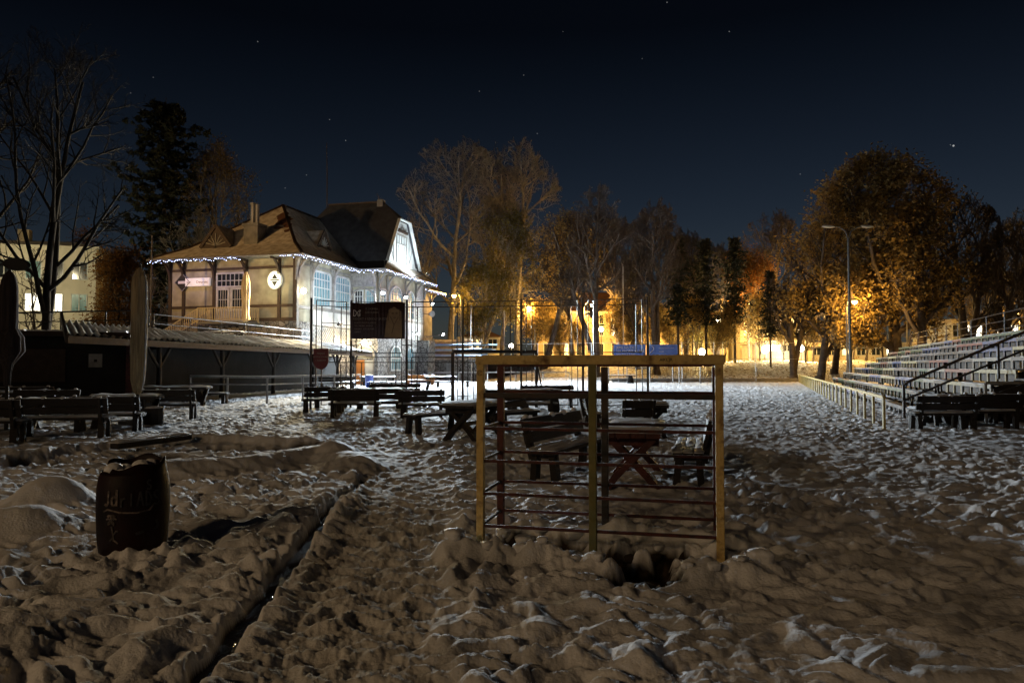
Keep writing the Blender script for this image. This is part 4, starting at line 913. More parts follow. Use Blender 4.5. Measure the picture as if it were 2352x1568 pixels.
# broken ice and soil lumps round the foot of the frame
rr = random.Random(21)
def lump(x, y, s_, m_, nm, lab, grp):
    b = MB(); ph = rr.random()*9; b.lathe([(s_*math.sin(R(q))*(1+.15*math.sin(q)), -s_*.6*math.cos(R(q))) for q in range(0,181,20)], 14, wob=lambda a, z: 1+.18*math.sin(3*a+ph)+.1*math.sin(5*a+z*30)); o = b.build(nm, m_, None, True); o.location = (x, y, gz(x, y)+s_*.2); tag(o, lab, 'lump', grp)
for (x, y) in ((-.45,6.32),(-.2,6.2),(.05,6.16),(.28,6.08),(.5,5.98),(.72,5.9),(.85,5.72),(1.3,5.55),(1.5,5.5),(1.75,5.6),(1.98,5.75),(1.55,6.32),(1.35,6.62),(.6,6.9),(.2,6.98),(-.1,7.0),(1.0,6.75),(.15,6.85),(.5,6.42)):
    lump(x+rr.uniform(-.06,.06), y, rr.uniform(.05,.11), M['snow'], 'snow_lump', 'lump of frozen snow in the ring at the foot of the ochre frame', 'snow lumps at the frame')
for (x, y) in ((1.02,5.55),(1.1,5.45),(.93,5.6),(1.2,5.5),(.2,6.8),(.42,6.75),(1.25,6.55),(1.45,6.5),(.98,6.3),(1.0,6.1)):
    lump(x+rr.uniform(-.05,.05), y, rr.uniform(.035,.07), mat('soil', (.02,.014,.01), .9) if 'soil' not in M else M['soil'], 'soil_lump', 'dark lump of frozen soil in the holes at the foot of the ochre frame', 'soil lumps at the frame')

# ------------------------------------------------------------------ tall mesh fence with billboard
FP = [(714, 27.6), (806, 28.6), (934, 28.5), (1063, 28.3), (1197, 28.0), (1339, 27.6), (1488, 27.1)]
FPW = [Vector((P(px, 842, Y).x, Y, 0)) for px, Y in FP]
fen = thing('sports_fence', 'tall dark steel fence of framed mesh panels across the middle of the yard', 'fence', FPW[0])
for q in FPW: c = q-FPW[0]; MB().rod(c+Vector((0,0,-.1)), c+Vector((0,0,4.2)), .045, 8).build('post', M['iron'], fen)
for a, c in zip(FPW[:-1], FPW[1:]):
    d = (c-a).normalized(); L_ = (c-a).length; a0 = a-FPW[0]
    for z0, z1 in ((2.14, 4.12), (.16, 1.97)):
        b = MB(); X = lambda s_, z: a0+d*s_+Vector((0,0,z)); e0, e1 = .2, L_-.2; r_ = .022
        for p, q in (((e0,z0),(e0,z1)), ((e1,z0),(e1,z1)), ((e0,z0),(e1,z0)), ((e0,z1),(e1,z1)), ((e0,z1-.2),(e1,z1-.2)), ((e0+.22,z0),(e0+.22,z1-.2)), ((e1-.22,z0),(e1-.22,z1-.2))): b.bar(X(*p), X(*q), r_*1.5)
        for s_ in (e0, e1):
            for z in (z0+.3, z1-.2): b.bar(X(s_, z), X(0 if s_ == e0 else L_, z), .03)
        b.build('panel', M['iron'], fen)
def wide_text(par, body, size, m_, x, z, y=-.03, ext=.002): return text('lettering', body, size, m_, par, (x, y, z), ext=ext)
c0 = P(807, 778, 28.3); c1 = P(931, 695, 28.3); t = thing('billboard', 'dark advertising banner with white lettering and a portrait, tied high on the fence', 'billboard', (c0.x, 28.3, c0.z)); w_ = c1.x-c0.x; h_ = c1.z-c0.z
b = MB(); nx = 16
for i in range(nx):
    y0, y1 = -.05+.03*math.sin(i*.8), -.05+.03*math.sin((i+1)*.8); b.add([(w_*i/nx,y0,0),(w_*(i+1)/nx,y1,0),(w_*(i+1)/nx,y1,h_-.03*math.sin((i+1)*.4)),(w_*i/nx,y0,h_-.03*math.sin(i*.4))], [(0,1,2,3)])
o = b.build('sheet', M['poster'], t, True); o.modifiers.new('s', 'SOLIDIFY').thickness = .01
b = MB(); b.ext([(w_*.62,-.09,.05),(w_*.95,-.09,.05),(w_*.93,-.09,h_*.75),(w_*.8,-.09,h_*.88),(w_*.7,-.09,h_*.8),(w_*.66,-.09,h_*.5)], (0,.01,0)); b.build('portrait', M['photo'], t)
M['photodark'] = mat('poster_dark', (.12,.07,.04), .5); b = MB()
for (x, z, q, s_) in ((.775,.70,.03,1),(.845,.70,.03,1),(.81,.58,.035,.5)): b.ext([(w_*x+q*1.6*math.cos(k), -.1, h_*z+q*s_*math.sin(k)) for k in [i*.7 for i in range(9)]], (0,.006,0))
for p, q in (((.73,.62),(.80,.38)), ((.80,.38),(.88,.6)), ((.72,.85),(.9,.8)), ((.8,.38),(.76,.15)), ((.7,.75),(.69,.5)), ((.9,.8),(.91,.5))): b.bar((w_*p[0],-.095,h_*p[1]), (w_*q[0],-.095,h_*q[1]), .025, .012, (0,1,0))
b.build('portrait_lines', M['photodark'], t)
b = MB(); z0 = h_*.62; hh = h_*.17; X0 = w_*.05; st = [[(0,0),(0,1),(.25,.9),(.42,.55),(.25,.1),(0,0)], [(.42,.6),(.6,.3),(.8,.25)], [(.38,.4),(.6,.75),(.85,1),(.95,.9),(.75,.6)], [(.5,.2),(.65,0),(.85,.05),(.85,.55)]]
for s_ in st:
    for p, q in zip(s_[:-1], s_[1:]): b.bar((X0+p[0]*hh*1.2,-.1,z0+p[1]*hh), (X0+q[0]*hh*1.2,-.1,z0+q[1]*hh), .025, .012, (0,1,0))
b.build('emblem', M['chalk'], t)
M['grey_let'] = mat('grey_lettering', (.3,.27,.25), .7)
wide_text(t, 'IT. DOMINI', .1, M['grey_let'], w_*.26, h_*.8, -.1); wide_text(t, 'SZKOLENIA', .1, M['grey_let'], w_*.26, h_*.7, -.1); wide_text(t, 'RESORT 4 SZKOLY JAZDY', .115, M['grey_let'], w_*.04, h_*.52, -.1)
for k in range(4): wide_text(t, ['KURSY PRAWA JAZDY', 'TEL. MOBIL. BIURO', 'NAUKA  SZKOLENIE', 'ZAPISY'][k], .085, M['grey_let'], w_*.06, h_*(.42-.085*k), -.1)
p = P(737, 823, 27.4); t = thing('red_sign', 'dark red shield-shaped sign with a round bottom hanging on the fence', 'sign', p); s_ = 27.4/F
pts = [(-17*s_,0,23*s_),(17*s_,0,23*s_)]+[(17*s_*math.cos(R(-a)),0,-6*s_+19*s_*math.sin(R(-a))) for a in range(0,181,15)]
MB().ext(pts, (0,.03,0)).build('board', M['red'], t)
for k, w2 in enumerate(('MIEJSCE', 'WYPOCZYNKU', 'I ZABAWY')): text('lettering', w2, .085, M['grey_let'], t, (0,-.006,.16-.13*k), align='CENTER', ext=.001)
# dark goal
ga, gb_ = gpos(1040, 27.2), gpos(1232, 28.6); t = thing('goal', 'dark steel handball goal frame with a leaning brace beside the fence', 'goal', ga); d = gb_-ga
for q in (Vector((0,0,0)), d): MB().box(q.x-.06, q.x+.06, q.y-.06, q.y+.06, -.1, 2.12).build('post', M['iron'], t)
b = MB(); b.bar((0,0,2.18), (d.x,d.y,2.18), .12); b.build('crossbar', M['iron'], t); b = MB(); b.bar((-.04,-.1,.55), (-1.1,-.35,.0), .05); b.bar((d.x,d.y,1.9), (d.x+.4,d.y+1.2,.0), .05); b.build('brace', M['iron'], t)

# ------------------------------------------------------------------ field edge: white rail, training bars, banners
railing('railing', 'low white rail along the far side of the snowy field', [tuple(gpos(985, 74)), tuple(gpos(1308, 80))], 1.0, 2.9, (1,), .05, 'white', cap=1)
for i, (xa, xb, Y, h_, lab) in enumerate(((1440,1492,74,1.55,'lowest'), (1492,1545,72,1.75,'middle'), (1560,1608,70,1.9,'rightmost'), (1398,1440,75,2.1,'leftmost'))):
    a, c = gpos(xa, Y), gpos(xb, Y); t = thing('training_bar', f'pale steel exercise bar at the far edge of the field, {lab} of the four', 'exercise bar', a, 0, 'training bars by the field'); d = c-a
    for q in (Vector((0,0,0)), d): MB().rod(q+Vector((0,0,-.1)), q+Vector((0,0,h_)), .05).build('post', M['steel'], t)
    MB().rod((0,0,h_-.05), d+Vector((0,0,h_-.05)), .04).build('crossbar', M['steel'], t)
for (xa, xb, lab, lines) in ((1410,1483,'blue banner with white slogan lines on the far fence',('JEMS NA CIE','NA PRORIT W BLK','WUNLKAME')), (1485,1556,'blue banner with thin white text and a curved line on the far fence',('SZKOLA SPORTOWA','KLUB','S S P C'))):
    a, c = P(xa, 820, 74), P(xb, 791, 74); t = thing('banner', lab, 'banner', (a.x,74,a.z), 0, 'banners on the far fence'); w_, h_ = c.x-a.x, c.z-a.z; b = MB(); b.box(0, w_, 0, .03, 0, h_); b.build('sheet', M['blue'], t)
    big = xa == 1410
    for k, l in enumerate(lines): text('lettering', l, .34 if big else (.16,.2,.24)[k], M['chalk'], t, ((.25 if big else 1.25), -.01, h_-.42-.36*k), ext=.002)
    if not big:
        b = MB(); c_ = [(.5+.25*math.sin(k*.9), -.012, h_-.15-k*.16) for k in range(7)]
        for p, q in zip(c_[:-1], c_[1:]): b.bar(p, q, .05, .01, (0,1,0))
        b.build('mark', M['chalk'], t); 
    MB().box(.05, w_-.4, -.02, -.004, .03, .12).build('stripe', M['chalk'], t)
fl_ = [gpos(1000, 84), gpos(1300, 77), gpos(1420, 74.2), gpos(1640, 74.2), gpos(1830, 76)]
fw = thing('wire_fence', 'thin tall wire fence behind the far end of the field', 'fence', fl_[0])
for a, c in zip(fl_[:-1], fl_[1:]):
    n = max(2, int((c-a).length/3.2))
    for k in range(n): q = a.lerp(c, k/n)-fl_[0]; MB().rod(q+Vector((0,0,-.2)), q+Vector((0,0,4.1 if 1 else 2)), .04, 6).build('post', M['steel'], fw)
    b = MB()
    for z in (4.05, 2.4, .4): b.rod(a-fl_[0]+Vector((0,0,z)), c-fl_[0]+Vector((0,0,z)), .018, 5)
    b.build('wire', M['steel'], fw)
for (px, Y, top, lab) in ((1082,78,701,'tall thin pale pole beyond the white rail'),(1158,80,713,'grey pole lit by the yard floodlight beyond the white rail'),(1364,66,690,'slim net pole left of the lamp at the ochre building'),(1432,82,608,'very tall thin mast between the bare trees')):
    q = gpos(px, Y); b = MB(); b.rod((0,0,-.2), (0,0,P(px, top, Y).z), .06); o = b.build('pole', M['steel']); o.location = q; tag(o, lab, 'pole', 'poles')
# low stone outbuilding with pipes stored on its roof rack
q = gpos(985, 79); t = thing('outbuilding', 'low stone outbuilding with a pale lit door right of the house', 'outbuilding', q); wv_ = (gpos(1098,79)-q).x
MB().box(0, wv_, 0, 5, 0, 2.35).build('wall', M['stone'], t); MB().box(-.2, wv_+.2, -.3, 5.2, 2.35, 2.5).build('roof', M['snowroof'], t); MB().box(1.9, 2.8, -.06, 0, 0, 2.0).build('door', M['white'], t)
q2 = P(988, 819, 77.5); t = thing('pipe_rack', 'rack stacked with pale blue pipes on top of the stone outbuilding', 'rack', q2); b = MB()
for x in (.3, 2.8, 5.4): b.box(x-.05, x+.05, -.1, 1.4, -.3, 1.9)
for z in (0, .55, 1.1, 1.6): b.box(.2, 5.6, -.05, .03, z-.06, z)
b.build('rack', M['iron'], t); rr = random.Random(4)
for z in (0, .55, 1.1):
    for k in range(3): b = MB(); y = rr.random()*.3; x1 = rr.uniform(5.2, 7.4); b.rod((rr.uniform(-.3,.4), -.12-y*.1+k*.22, z+.1+.05*k), (x1, -.1+k*.22, z+.1+rr.random()*.2), .085, 8); b.build('pipe', M['pipe'], t)
q = gpos(985, 92); t = thing('shed', 'small grey shed with a snowy flat roof behind the house', 'shed', q); MB().box(0, 5, 0, 4, 0, 4.6).build('wall', M['concrete'], t); MB().box(-.3, 5.3, -.3, 4.3, 4.6, 5.0).build('roof', M['snowroof'], t)
q = gpos(1110, 90); t = thing('shed', 'dark wooden shed wall behind the white rail of the field', 'shed', q); MB().box(0, 9, 0, 3, 0, 2.0).build('wall', M['wood'], t); MB().box(-.2, 9.2, -.2, 3.2, 2.0, 2.15).build('roof', M['snowroof'], t)

# ------------------------------------------------------------------ grandstand
gd = Vector((.333, .943, 0)); gp_ = Vector((.943, -.333, 0)); go = Vector((4.4+.353*23.4, 23.4, 0))
gs = thing('grandstand', 'long wooden grandstand with painted bench rows dusted with snow', 'grandstand', go, math.atan2(gp_.y, gp_.x))
# local x climbs away from the field, local y runs along the rows
Lg = 42.0; RI, TR = .41, .85
cols = [('seat_white', (.34,.34,.31)), ('seat_grey', (.14,.14,.15)), ('seat_red', (.22,.03,.03)), ('seat_green', (.05,.13,.07)), ('seat_blue', (.05,.1,.28)), ('seat_cream', (.52,.46,.26)), ('seat_dark', (.05,.05,.055))]
for n_, c_ in cols: c_ = tuple(v*.48 for v in c_); M[n_] = mat(n_, c_, .6, tuple(v*.6 for v in c_), 3, .2)
SEG = {}
def segment(col, L_):
    if (col, L_) in SEG: return SEG[(col, L_)]
    b = MB(); b.box(0, .30, .01, L_-.01, -.035, 0); b.box(0, .035, .01, L_-.01, -.12, -.035)
    n = max(2, round(L_/1.1))
    for k in range(n+1): y = .07+(L_-.14)*k/n; b.box(.005, .06, y-.06, y+.06, -.40, -.12)
    SEG[(col, L_)] = b.mesh('seat_row', M[col]); return SEG[(col, L_)]
rr = random.Random(12)
for i in range(8):
    y = 0 if i in (0,) else -.3*rr.random(); x = TR*i; z = .28+RI*i; y0 = y-(0, 1.6, 2.2, 1.2, 2.0, 3, 3, 3)[i]; yy = y0
    while yy < Lg-1:
        L_ = rr.choice((2.1, 3.4, 4.2, 5.0)); L_ = min(L_, Lg-yy)
        w8 = [2.2, 3.4, 2.4, 2, 1.8, 1.2, 3] if yy > 3 or i < 3 else [2, 1, .3, .3, .3, 4, .6]
        col = rr.choices([c[0] for c in cols], w8)[0]; o = obj('seat_row', segment(col, L_), gs); o.location = (x, yy, z); yy += L_
    b = MB(); s0 = yy = y0
    while yy < Lg:
        L_ = rr.uniform(1.2, 4); slab_h = rr.uniform(.012, .04); 
        if rr.random() < .8: slab(b, x-.005, x+.30, yy, min(yy+L_, Lg), z+.002, slab_h, rr.random(), 3, 16)
        yy += L_+rr.choice((0, 0, .1, .3))
    b.build('snow_cap', M['snow'], gs, True)
    b = MB(); b.box(x+.31, x+TR, y0, Lg, z-.42, z-.38); b.box(x+.22, x+.26, y0+.1, Lg, z-.40, z-.06)
    for k in range(7): yk = y0+.2+(Lg-y0-.4)*k/6; b.box(x+.1, x+.2, yk-.06, yk+.06, -.1, z-.06) if z > .5 else None
    b.build('step_deck', M['wood'], gs)
    b = MB(); q = y0
    while q < Lg:
        L_ = rr.uniform(.8, 3)
        if rr.random() < .3: slab(b, x+.5, x+TR-.02, q, min(q+L_, Lg), z-.378, .05, rr.random(), 3, 12)
        q += L_
    b.build('deck_snow', M['snow'], gs, True)
# stair with handrails at the near end
b = MB()
for k in range(9): b.box(.1+TR*k*.95, .1+TR*(k+1)*.95, -2.6, -1.5 if k > 0 else -.05, .1+RI*k*.9, .16+RI*k*.9)
b.bar((.0,-2.55,.0), (8.2,-2.55,3.3), .07, .3); b.build('stair', M['wood'], gs)
b = MB(); a0 = Vector((-.15,-.12,0)); up = Vector((TR, 0, RI))
e_ = a0+Vector((7.6, -1.2, 3.75)); b.tube([a0+Vector((0,0,-.1)), a0+Vector((0,0,1.0)), a0+Vector((.12,-.02,1.12)), e_+Vector((0,0,1.1))], .045, 8); b.rod(a0+Vector((.02,0,.55)), e_+Vector((0,0,.55)), .035)
for f in (.33, .62, .95): q = a0.lerp(e_, f); b.rod(q, q+Vector((0,0,1.12)), .04)
b.build('handrail', M['iron'], gs)
b = MB(); b.ext([(-.1,-.6,0),(7.2,-3.2,0),(7.2,-3.2,3.2),(.2,-.6,.2)], (0,.05,0)); b.build('end_boarding', M['wood'], gs)
b = MB(); x = TR*8+.1; zt = .28+RI*7
for k in range(15): y = -3+(Lg+3)*k/14; b.rod((x,y,-.1), (x,y,zt+1.15), .028, 6)
for z in (1.15, .75, .35): b.rod((x,-3,zt+z), (x,Lg,zt+z), .02, 6)
b.build('back_railing', M['iron'], gs)
railing('railing', 'ochre steel rail with many posts along the field in front of the grandstand', [tuple(Vector((2.88+.353*18.7, 18.7, 0))), tuple(Vector((2.88+.353*74, 74, 0)))], .82, 2.0, (1,), .03, 'railpaint', pr=.03, zf=gz, round_=False)
railing('railing', 'pale horizontal rail in the dark beside the near end of the grandstand', [tuple(gpos(2262, 20.5)), tuple(gpos(2420, 20))], 1.15, 1.8, (1,.45), .04, 'paletimber')
# ------------------------------------------------------------------ far buildings
def building(label, px0, px1, Y, ytop, wall, roof_y, zb=0, rows=(), cols=(), lit={}, roofm='tile', ww=1.1, wh=1.5, skew=0, chim=(), depth=10, cat='house', flat=False, fr='white'):
    p0 = P(px0, ytop, Y); p1 = P(px1, ytop, Y+skew); z1 = p0.z; a = math.atan2(skew, p1.x-p0.x); L_ = math.hypot(p1.x-p0.x, skew)
    t = thing('apartment_house', label, cat, (p0.x, Y, 0), a)
    MB().box(0, L_, 0, depth, zb-1, z1).build('wall', M[wall], t)
    zr = P(px0, roof_y, Y).z; m = MB(); e = .5
    if flat: m.box(-e, L_+e, -e, depth+e, z1, zr)
    else:
        q = [(-e,-e,z1),(L_+e,-e,z1),(L_+e,depth+e,z1),(-e,depth+e,z1)]; r = [(min(4,L_/3),depth/2,zr),(L_-min(4,L_/3),depth/2,zr)]
        m.face(q[0],q[1],r[1],r[0]); m.face(q[1],q[2],r[1]); m.face(q[2],q[3],r[0],r[1]); m.face(q[3],q[0],r[0]); m.face(*reversed(q))
    ro_ = m.build('roof', M[roofm], t)
    MB().box(-e, L_+e, -e-.12, -e, z1-.28, z1+.05).build('gutter', M['creamwall'], t)
    for (x, y) in chim: MB().box(x-.6, x+.6, y-.5, y+.5, z1, zr+1.1).build('chimney', M['amberwall'], ro_)
    for i, z in enumerate(rows):
        for j, c in enumerate(cols):
            x = c*L_; f = MB(); f.box(x-ww/2-.1, x+ww/2+.1, -.06, .0, z-.1, z); f.box(x-ww/2-.1, x+ww/2+.1, -.06, 0, z+wh, z+wh+.1); f.box(x-ww/2-.1, x-ww/2, -.06, 0, z, z+wh); f.box(x+ww/2, x+ww/2+.1, -.06, 0, z, z+wh); f.box(x-.05, x+.05, -.05, -.012, z, z+wh)
            w = f.build('window', M[fr], t); MB().box(x-ww/2, x+ww/2, -.011, -.003, z, z+wh).build('pane', M[lit.get((i, j), 'glass')], w)
    return t
def zat(py, Y): return P(1176, py, Y).z
Y = 80
bl = building('pale apartment house at the far left with two brightly lit lower windows', -190, 222, Y, 556, 'creamwall', 528, 0, (zat(632,Y), zat(709,Y)), (.05,.21,.37,.475,.64,.765,.905), {(1,4):'lit',(1,5):'lit',(1,6):'curtain',(0,4):'curtain'}, 'snowroof', 1.5, 1.9, skew=4, chim=((9,4),))
Y = 112
building('ochre apartment house lit amber by the street lamp', 1235, 1535, Y, 716, 'amberwall', 664, 2, (zat(702,Y)-1.9+.0-1.2, zat(752,Y)-1.2, zat(800,Y)-1.0), (.08,.2,.33,.47,.6,.74,.88), {(2,1):'litwarm',(1,4):'lit',(1,5):'litwarm',(1,2):'litwarm'}, 'tile', 1.3, 1.7, chim=((3.5,3),(6.2,4),(15,3)))
Y = 120
building('cream apartment house behind the pines beside the lit trees', 1558, 1672, Y, 727, 'creamwall', 690, 2, (zat(765,Y), zat(800,Y)), (.15,.4,.65,.88), {(0,1):'litwarm'}, 'tile', 1.2, 1.6)
building('pale greenish apartment house with a lit top window right of the birch', 1700, 1850, 116, 728, 'creamwall', 712, 2, (zat(748,116), zat(775,116), zat(803,116)), (.12,.34,.56,.78,.93), {(0,2):'lit',(1,4):'lit',(0,3):'litwarm'}, 'concrete', 1.4, 1.3, flat=True)
building('low bright shop front behind the trees at the foot of the grandstand', 1755, 1850, 104, 788, 'white', 782, 2, (zat(806,104),), (.1,.3,.55,.8), {(0,0):'lit',(0,1):'lit'}, 'snowroof', 1.1, 1.0, flat=True, cat='shop')
building('long white-lit building glimpsed above the top row of the grandstand', 2188, 2460, 100, 740, 'white', 733, 0, (zat(772,100),), tuple(.05+.09*k for k in range(11)), {(0,k):'lit' for k in range(11) if k % 3}, 'snowroof', 1.6, 1.5, flat=True, cat='shop')
building('pale low house glimpsed between the trees behind the white rail', 1058, 1150, 105, 775, 'creamwall', 755, 0, (zat(800,105),), (.2,.5,.8), {(0,0):'lit',(0,1):'litwarm'}, 'tile', 1.2, 1.5)

building('long low pale garage row behind the oaks and the grandstand', 1855, 2195, 108, 792, 'creamwall', 786, 2, (zat(815,108),), tuple(.06+.1*k for k in range(10)), {(0,2):'litwarm',(0,5):'lit'}, 'snowroof', 1.2, 1.0, flat=True, cat='garage row')
# ------------------------------------------------------------------ lamps
AMB = (1, .54, .12)
def street_lamp(label, hx, hy, Y, dxp, power, col=AMB, m_='lampwarm', r=.26, group='street lamps'):
    h = P(hx, hy, Y); bx = h.x+dxp; z0 = gz(bx, Y); t = thing('street_lamp', label, 'street lamp', (bx, Y, z0), 0, group); H_ = h.z-z0
    b = MB(); b.tube([(0,0,-.2),(0,0,2.2),(0,0,H_-.5)], [.1,.09,.06], 8); b.tube([(0,0,H_-.5),(-dxp*.15,0,H_+.05),(-dxp*.5,0,H_+.28),(-dxp,0,H_+.2)], .05, 6); b.build('pole', M['concrete'], t)
    b = MB(); b.lathe([(.05,.26),(r*.7,.22),(r,.1)], 12, c=(-dxp,0,H_)); b.build('lamp_hood', M['iron'], t)
    b = MB(); b.lathe([(r*math.sin(R(a)), -r*.8*math.cos(R(a))) for a in range(0,121,20)], 12, c=(-dxp,0,H_)); b.build('lamp_glass', M[m_], t, True)
    light('lamp_light', 'POINT', (-dxp, -.05, H_-r-.12), power, col, t, size=.2); return t
street_lamp('bright amber street lamp in front of the ochre apartment house', 1357, 700, 97, -.9, 13000)
street_lamp('small amber street lamp left of the centre trees beside the house', 1043, 679, 88, .8, 1800)
street_lamp('amber street lamp between the pines, left of the birch', 1668, 701, 104, -.6, 9000)
street_lamp('amber street lamp beside the orange birch', 1719, 697, 108, .6, 8000)
street_lamp('amber street lamp behind the tall twin-armed mast', 1963, 693, 71, -.8, 3600)
street_lamp('amber street lamp between the two thick trunks above the grandstand', 2110, 729, 74, -1.2, 4200)
street_lamp('amber street lamp hidden behind the trunks at the left end of the ochre house', 1215, 705, 99, .8, 8000)
street_lamp('added distant amber street lamp left of the tall thin mast', 1300, 742, 108, .6, 4500)  # the distant amber lamps are added to spread the glow
street_lamp('added distant amber street lamp between the slender tree and the blue banners', 1447, 748, 106, .6, 4500)
street_lamp('added distant amber street lamp behind the first pine', 1540, 742, 108, -.6, 6000)
street_lamp('added distant amber street lamp behind the forked tree', 1838, 738, 104, .6, 4500)
street_lamp('dim amber street lamp behind the withered oak left of the mast', 1907, 702, 98, -.8, 8000)
street_lamp('amber street lamp at the right above the grandstand top', 2322, 718, 88, 1, 3000)
def globe(label, px, py, Y, power, col, r=.3, m_='lampwhite'):
    h = P(px, py, Y); z0 = gz(h.x, Y); t = thing('globe_lamp', label, 'globe lamp', (h.x, Y, z0), 0, 'globe lamps'); b = MB(); b.tube([(0,0,-.2),(0,0,h.z-z0-r)], .06, 8); b.build('pole', M['iron'], t)
    b = MB(); b.lathe([(r*math.sin(R(a)), -r*math.cos(R(a))) for a in range(0,181,20)], 12, c=(0,0,h.z-z0)); b.build('globe', M[m_], t, True); light('lamp_light', 'POINT', (0,-r-.15,h.z-z0), power, col, t, size=.2)
globe('white globe lamp behind the fence left of the dark tree trunks', 1174, 794, 96, 700, (1,.85,.55), .28)
globe('glaring yellowish globe lamp low between the pine trunks', 1612, 808, 100, 6500, (1,.75,.3), .45)
globe('white globe lamp on a pole in front of the cream house', 1651, 736, 102, 2500, (1,.85,.5), .35)
globe('white globe lamp before the shop front', 1757, 803, 102, 2500, (1,.9,.6), .5)
globe('small white globe lamp beside the bright amber street lamp', 1381, 756, 98, 700, (1,.85,.55), .3)
globe('white globe lamp low behind the grandstand trees', 1840, 800, 99, 2500, (1,.85,.5), .4)
# twin-armed mast, lamps off
q = gpos(1953, 66); t = thing('lamp_mast', 'tall steel mast with two curved arms and unlit lamp heads', 'lamp mast', q); Hm = P(1953, 545, 66).z
b = MB(); b.tube([(0,0,-.1),(0,0,4),(-.03,0,Hm)], [.14,.12,.09], 10); b.build('pole', M['mast'], t)
for sg in (-1, 1):
    b = MB(); b.tube([(-.03,0,Hm-.3),(sg*.25,0,Hm+.55),(sg*.8,0,Hm+.92),(sg*1.5,0,Hm+.98)], .06, 8); b.build('arm', M['mast'], t)
    b = MB(); b.lathe([(.02,-.45),(.11,-.36),(.14,-.1),(.12,.15),(.04,.4)], 12); o = b.build('lamp_head', M['white'], t, True); o.rotation_euler = (0, math.pi/2*1.03, 0); o.location = (sg*1.75, 0, Hm+.98); o.scale = (1,1,1.4)
def side_lamp(label, x, y, H_, tgt, power, spot, col=(1,.57,.2)):
    z0 = gz(x, y) if y > 1 else 0; tt = thing('street_lamp', label, 'street lamp', (x, y, z0), 0, 'street lamps'); d = Vector(tgt)-Vector((x, y, H_)); u = Vector((d.x, d.y, 0)).normalized()
    b = MB(); b.tube([(0,0,-.2),(0,0,2.2),(0,0,H_-.4),tuple(u*.3+Vector((0,0,H_+.1))),tuple(u*1.1+Vector((0,0,H_+.25)))], [.1,.09,.06,.05,.05], 8); b.build('pole', M['concrete'], tt)
    c = tuple(u*1.1+Vector((0,0,H_))); b = MB(); b.lathe([(.05,.26),(.18,.22),(.26,.1)], 12, c=c); b.build('lamp_hood', M['iron'], tt)
    b = MB(); b.lathe([(.24*math.sin(R(a)), -.2*math.cos(R(a))+.06) for a in range(0,121,20)], 12, c=c); b.build('lamp_glass', M['lampwarm'], tt, True)
    q = Vector(c)+u*.1-Vector((0,0,.35)); light('lamp_light', 'SPOT', tuple(q), power, col, tt, tuple(q+d), .6, spot, .7)
side_lamp('sodium street lamp on the path behind the viewer', -15, -6.5, 7.6, (3.5, 8.5, 0), 1250, 95, (1,.66,.34))
side_lamp('sodium street lamp beyond the left edge facing the house', -47, 24, 10, (-22, 58, 16), 34000, 42)
# street lamp beyond the left edge that lights the pale house (its pole stands just outside the picture)
street_lamp('street lamp at the corner of the pale apartment house, left of the picture', -60, 560, 70, -1.0, 3800, (1,.86,.52), 'lampwhite')

# ------------------------------------------------------------------ trees
def perp(d, rr):
    a = Vector((rr.gauss(0,1), rr.gauss(0,1), rr.gauss(0,1))); a = a-d*a.dot(d); return a.normalized() if a.length > 1e-6 else Vector((1,0,0))
class Tree:
    def __init__(s, seed): s.r = random.Random(seed); s.w = MB(); s.tips = []
    def inside(s, p):
        c = s.env; q = (p.z-c[2])/(c[3] if p.z > c[2] else c[4]); a = math.atan2(p.y-c[1], p.x-c[0]); h = math.hypot(p.x-c[0], p.y-c[1])/c[5]; k = .95+.17*math.sin(3*a+s.ph+4*q)+.13*math.sin(5*a-6*q+2*s.ph); h /= k; q *= 1.02+.1*math.sin(4*a+s.ph); return h*h+q*q < 1
    def branch(s, p, d, L_, r, lev, up):
        rr = s.r; n = max(3, int(4+L_/2.2)) if lev < 3 else 3; pts = [p]; rad = [r]; st = L_/n; tw = (.05, .16, .22, .26, .3)[min(lev,4)]
        for i in range(n):
            d = (d+perp(d, rr)*tw*rr.random()*1.6+Vector((0,0,up*(.12 if lev else .02)))).normalized(); p = p+d*st
            if lev > 0 and not s.inside(p): 
                if i == 0: return
                break
            pts.append(p); rad.append(max(r*(1-.75*(i+1)/n), s.rmin))
        if len(pts) < 2: return
        s.w.tube(pts, rad, (10, 7, 5, 3, 3)[min(lev,4)], False)
        if lev >= s.maxlev: s.tips += pts[1:]; return
        k = s.kids[lev]
        for j in range(k):
            f = (s.first if lev == 0 else .22)+(1-(s.first if lev == 0 else .22))*(j+rr.random()*.9)/k; x = min(f, .99)*(len(pts)-1); i = min(int(x), len(pts)-2); q = pts[i].lerp(pts[i+1], x-i); dd = (pts[i+1]-pts[i]).normalized()
            ang = R(rr.uniform(*s.ang[lev])); nd = (dd*math.cos(ang)+perp(dd, rr)*math.sin(ang)).normalized()
            if lev == 0: nd = (dd*math.cos(ang)+Vector((math.cos(j*2.4+s.ph), math.sin(j*2.4+s.ph), 0))*math.sin(ang)).normalized()
            rq = rad[i]*(.62 if lev == 0 else .6); l2 = L_*s.rat[lev]*rr.uniform(.7,1.15)*((1-.45*f) if lev else 1)
            s.branch(q, nd, l2, max(rq, s.rmin), lev+1, up)
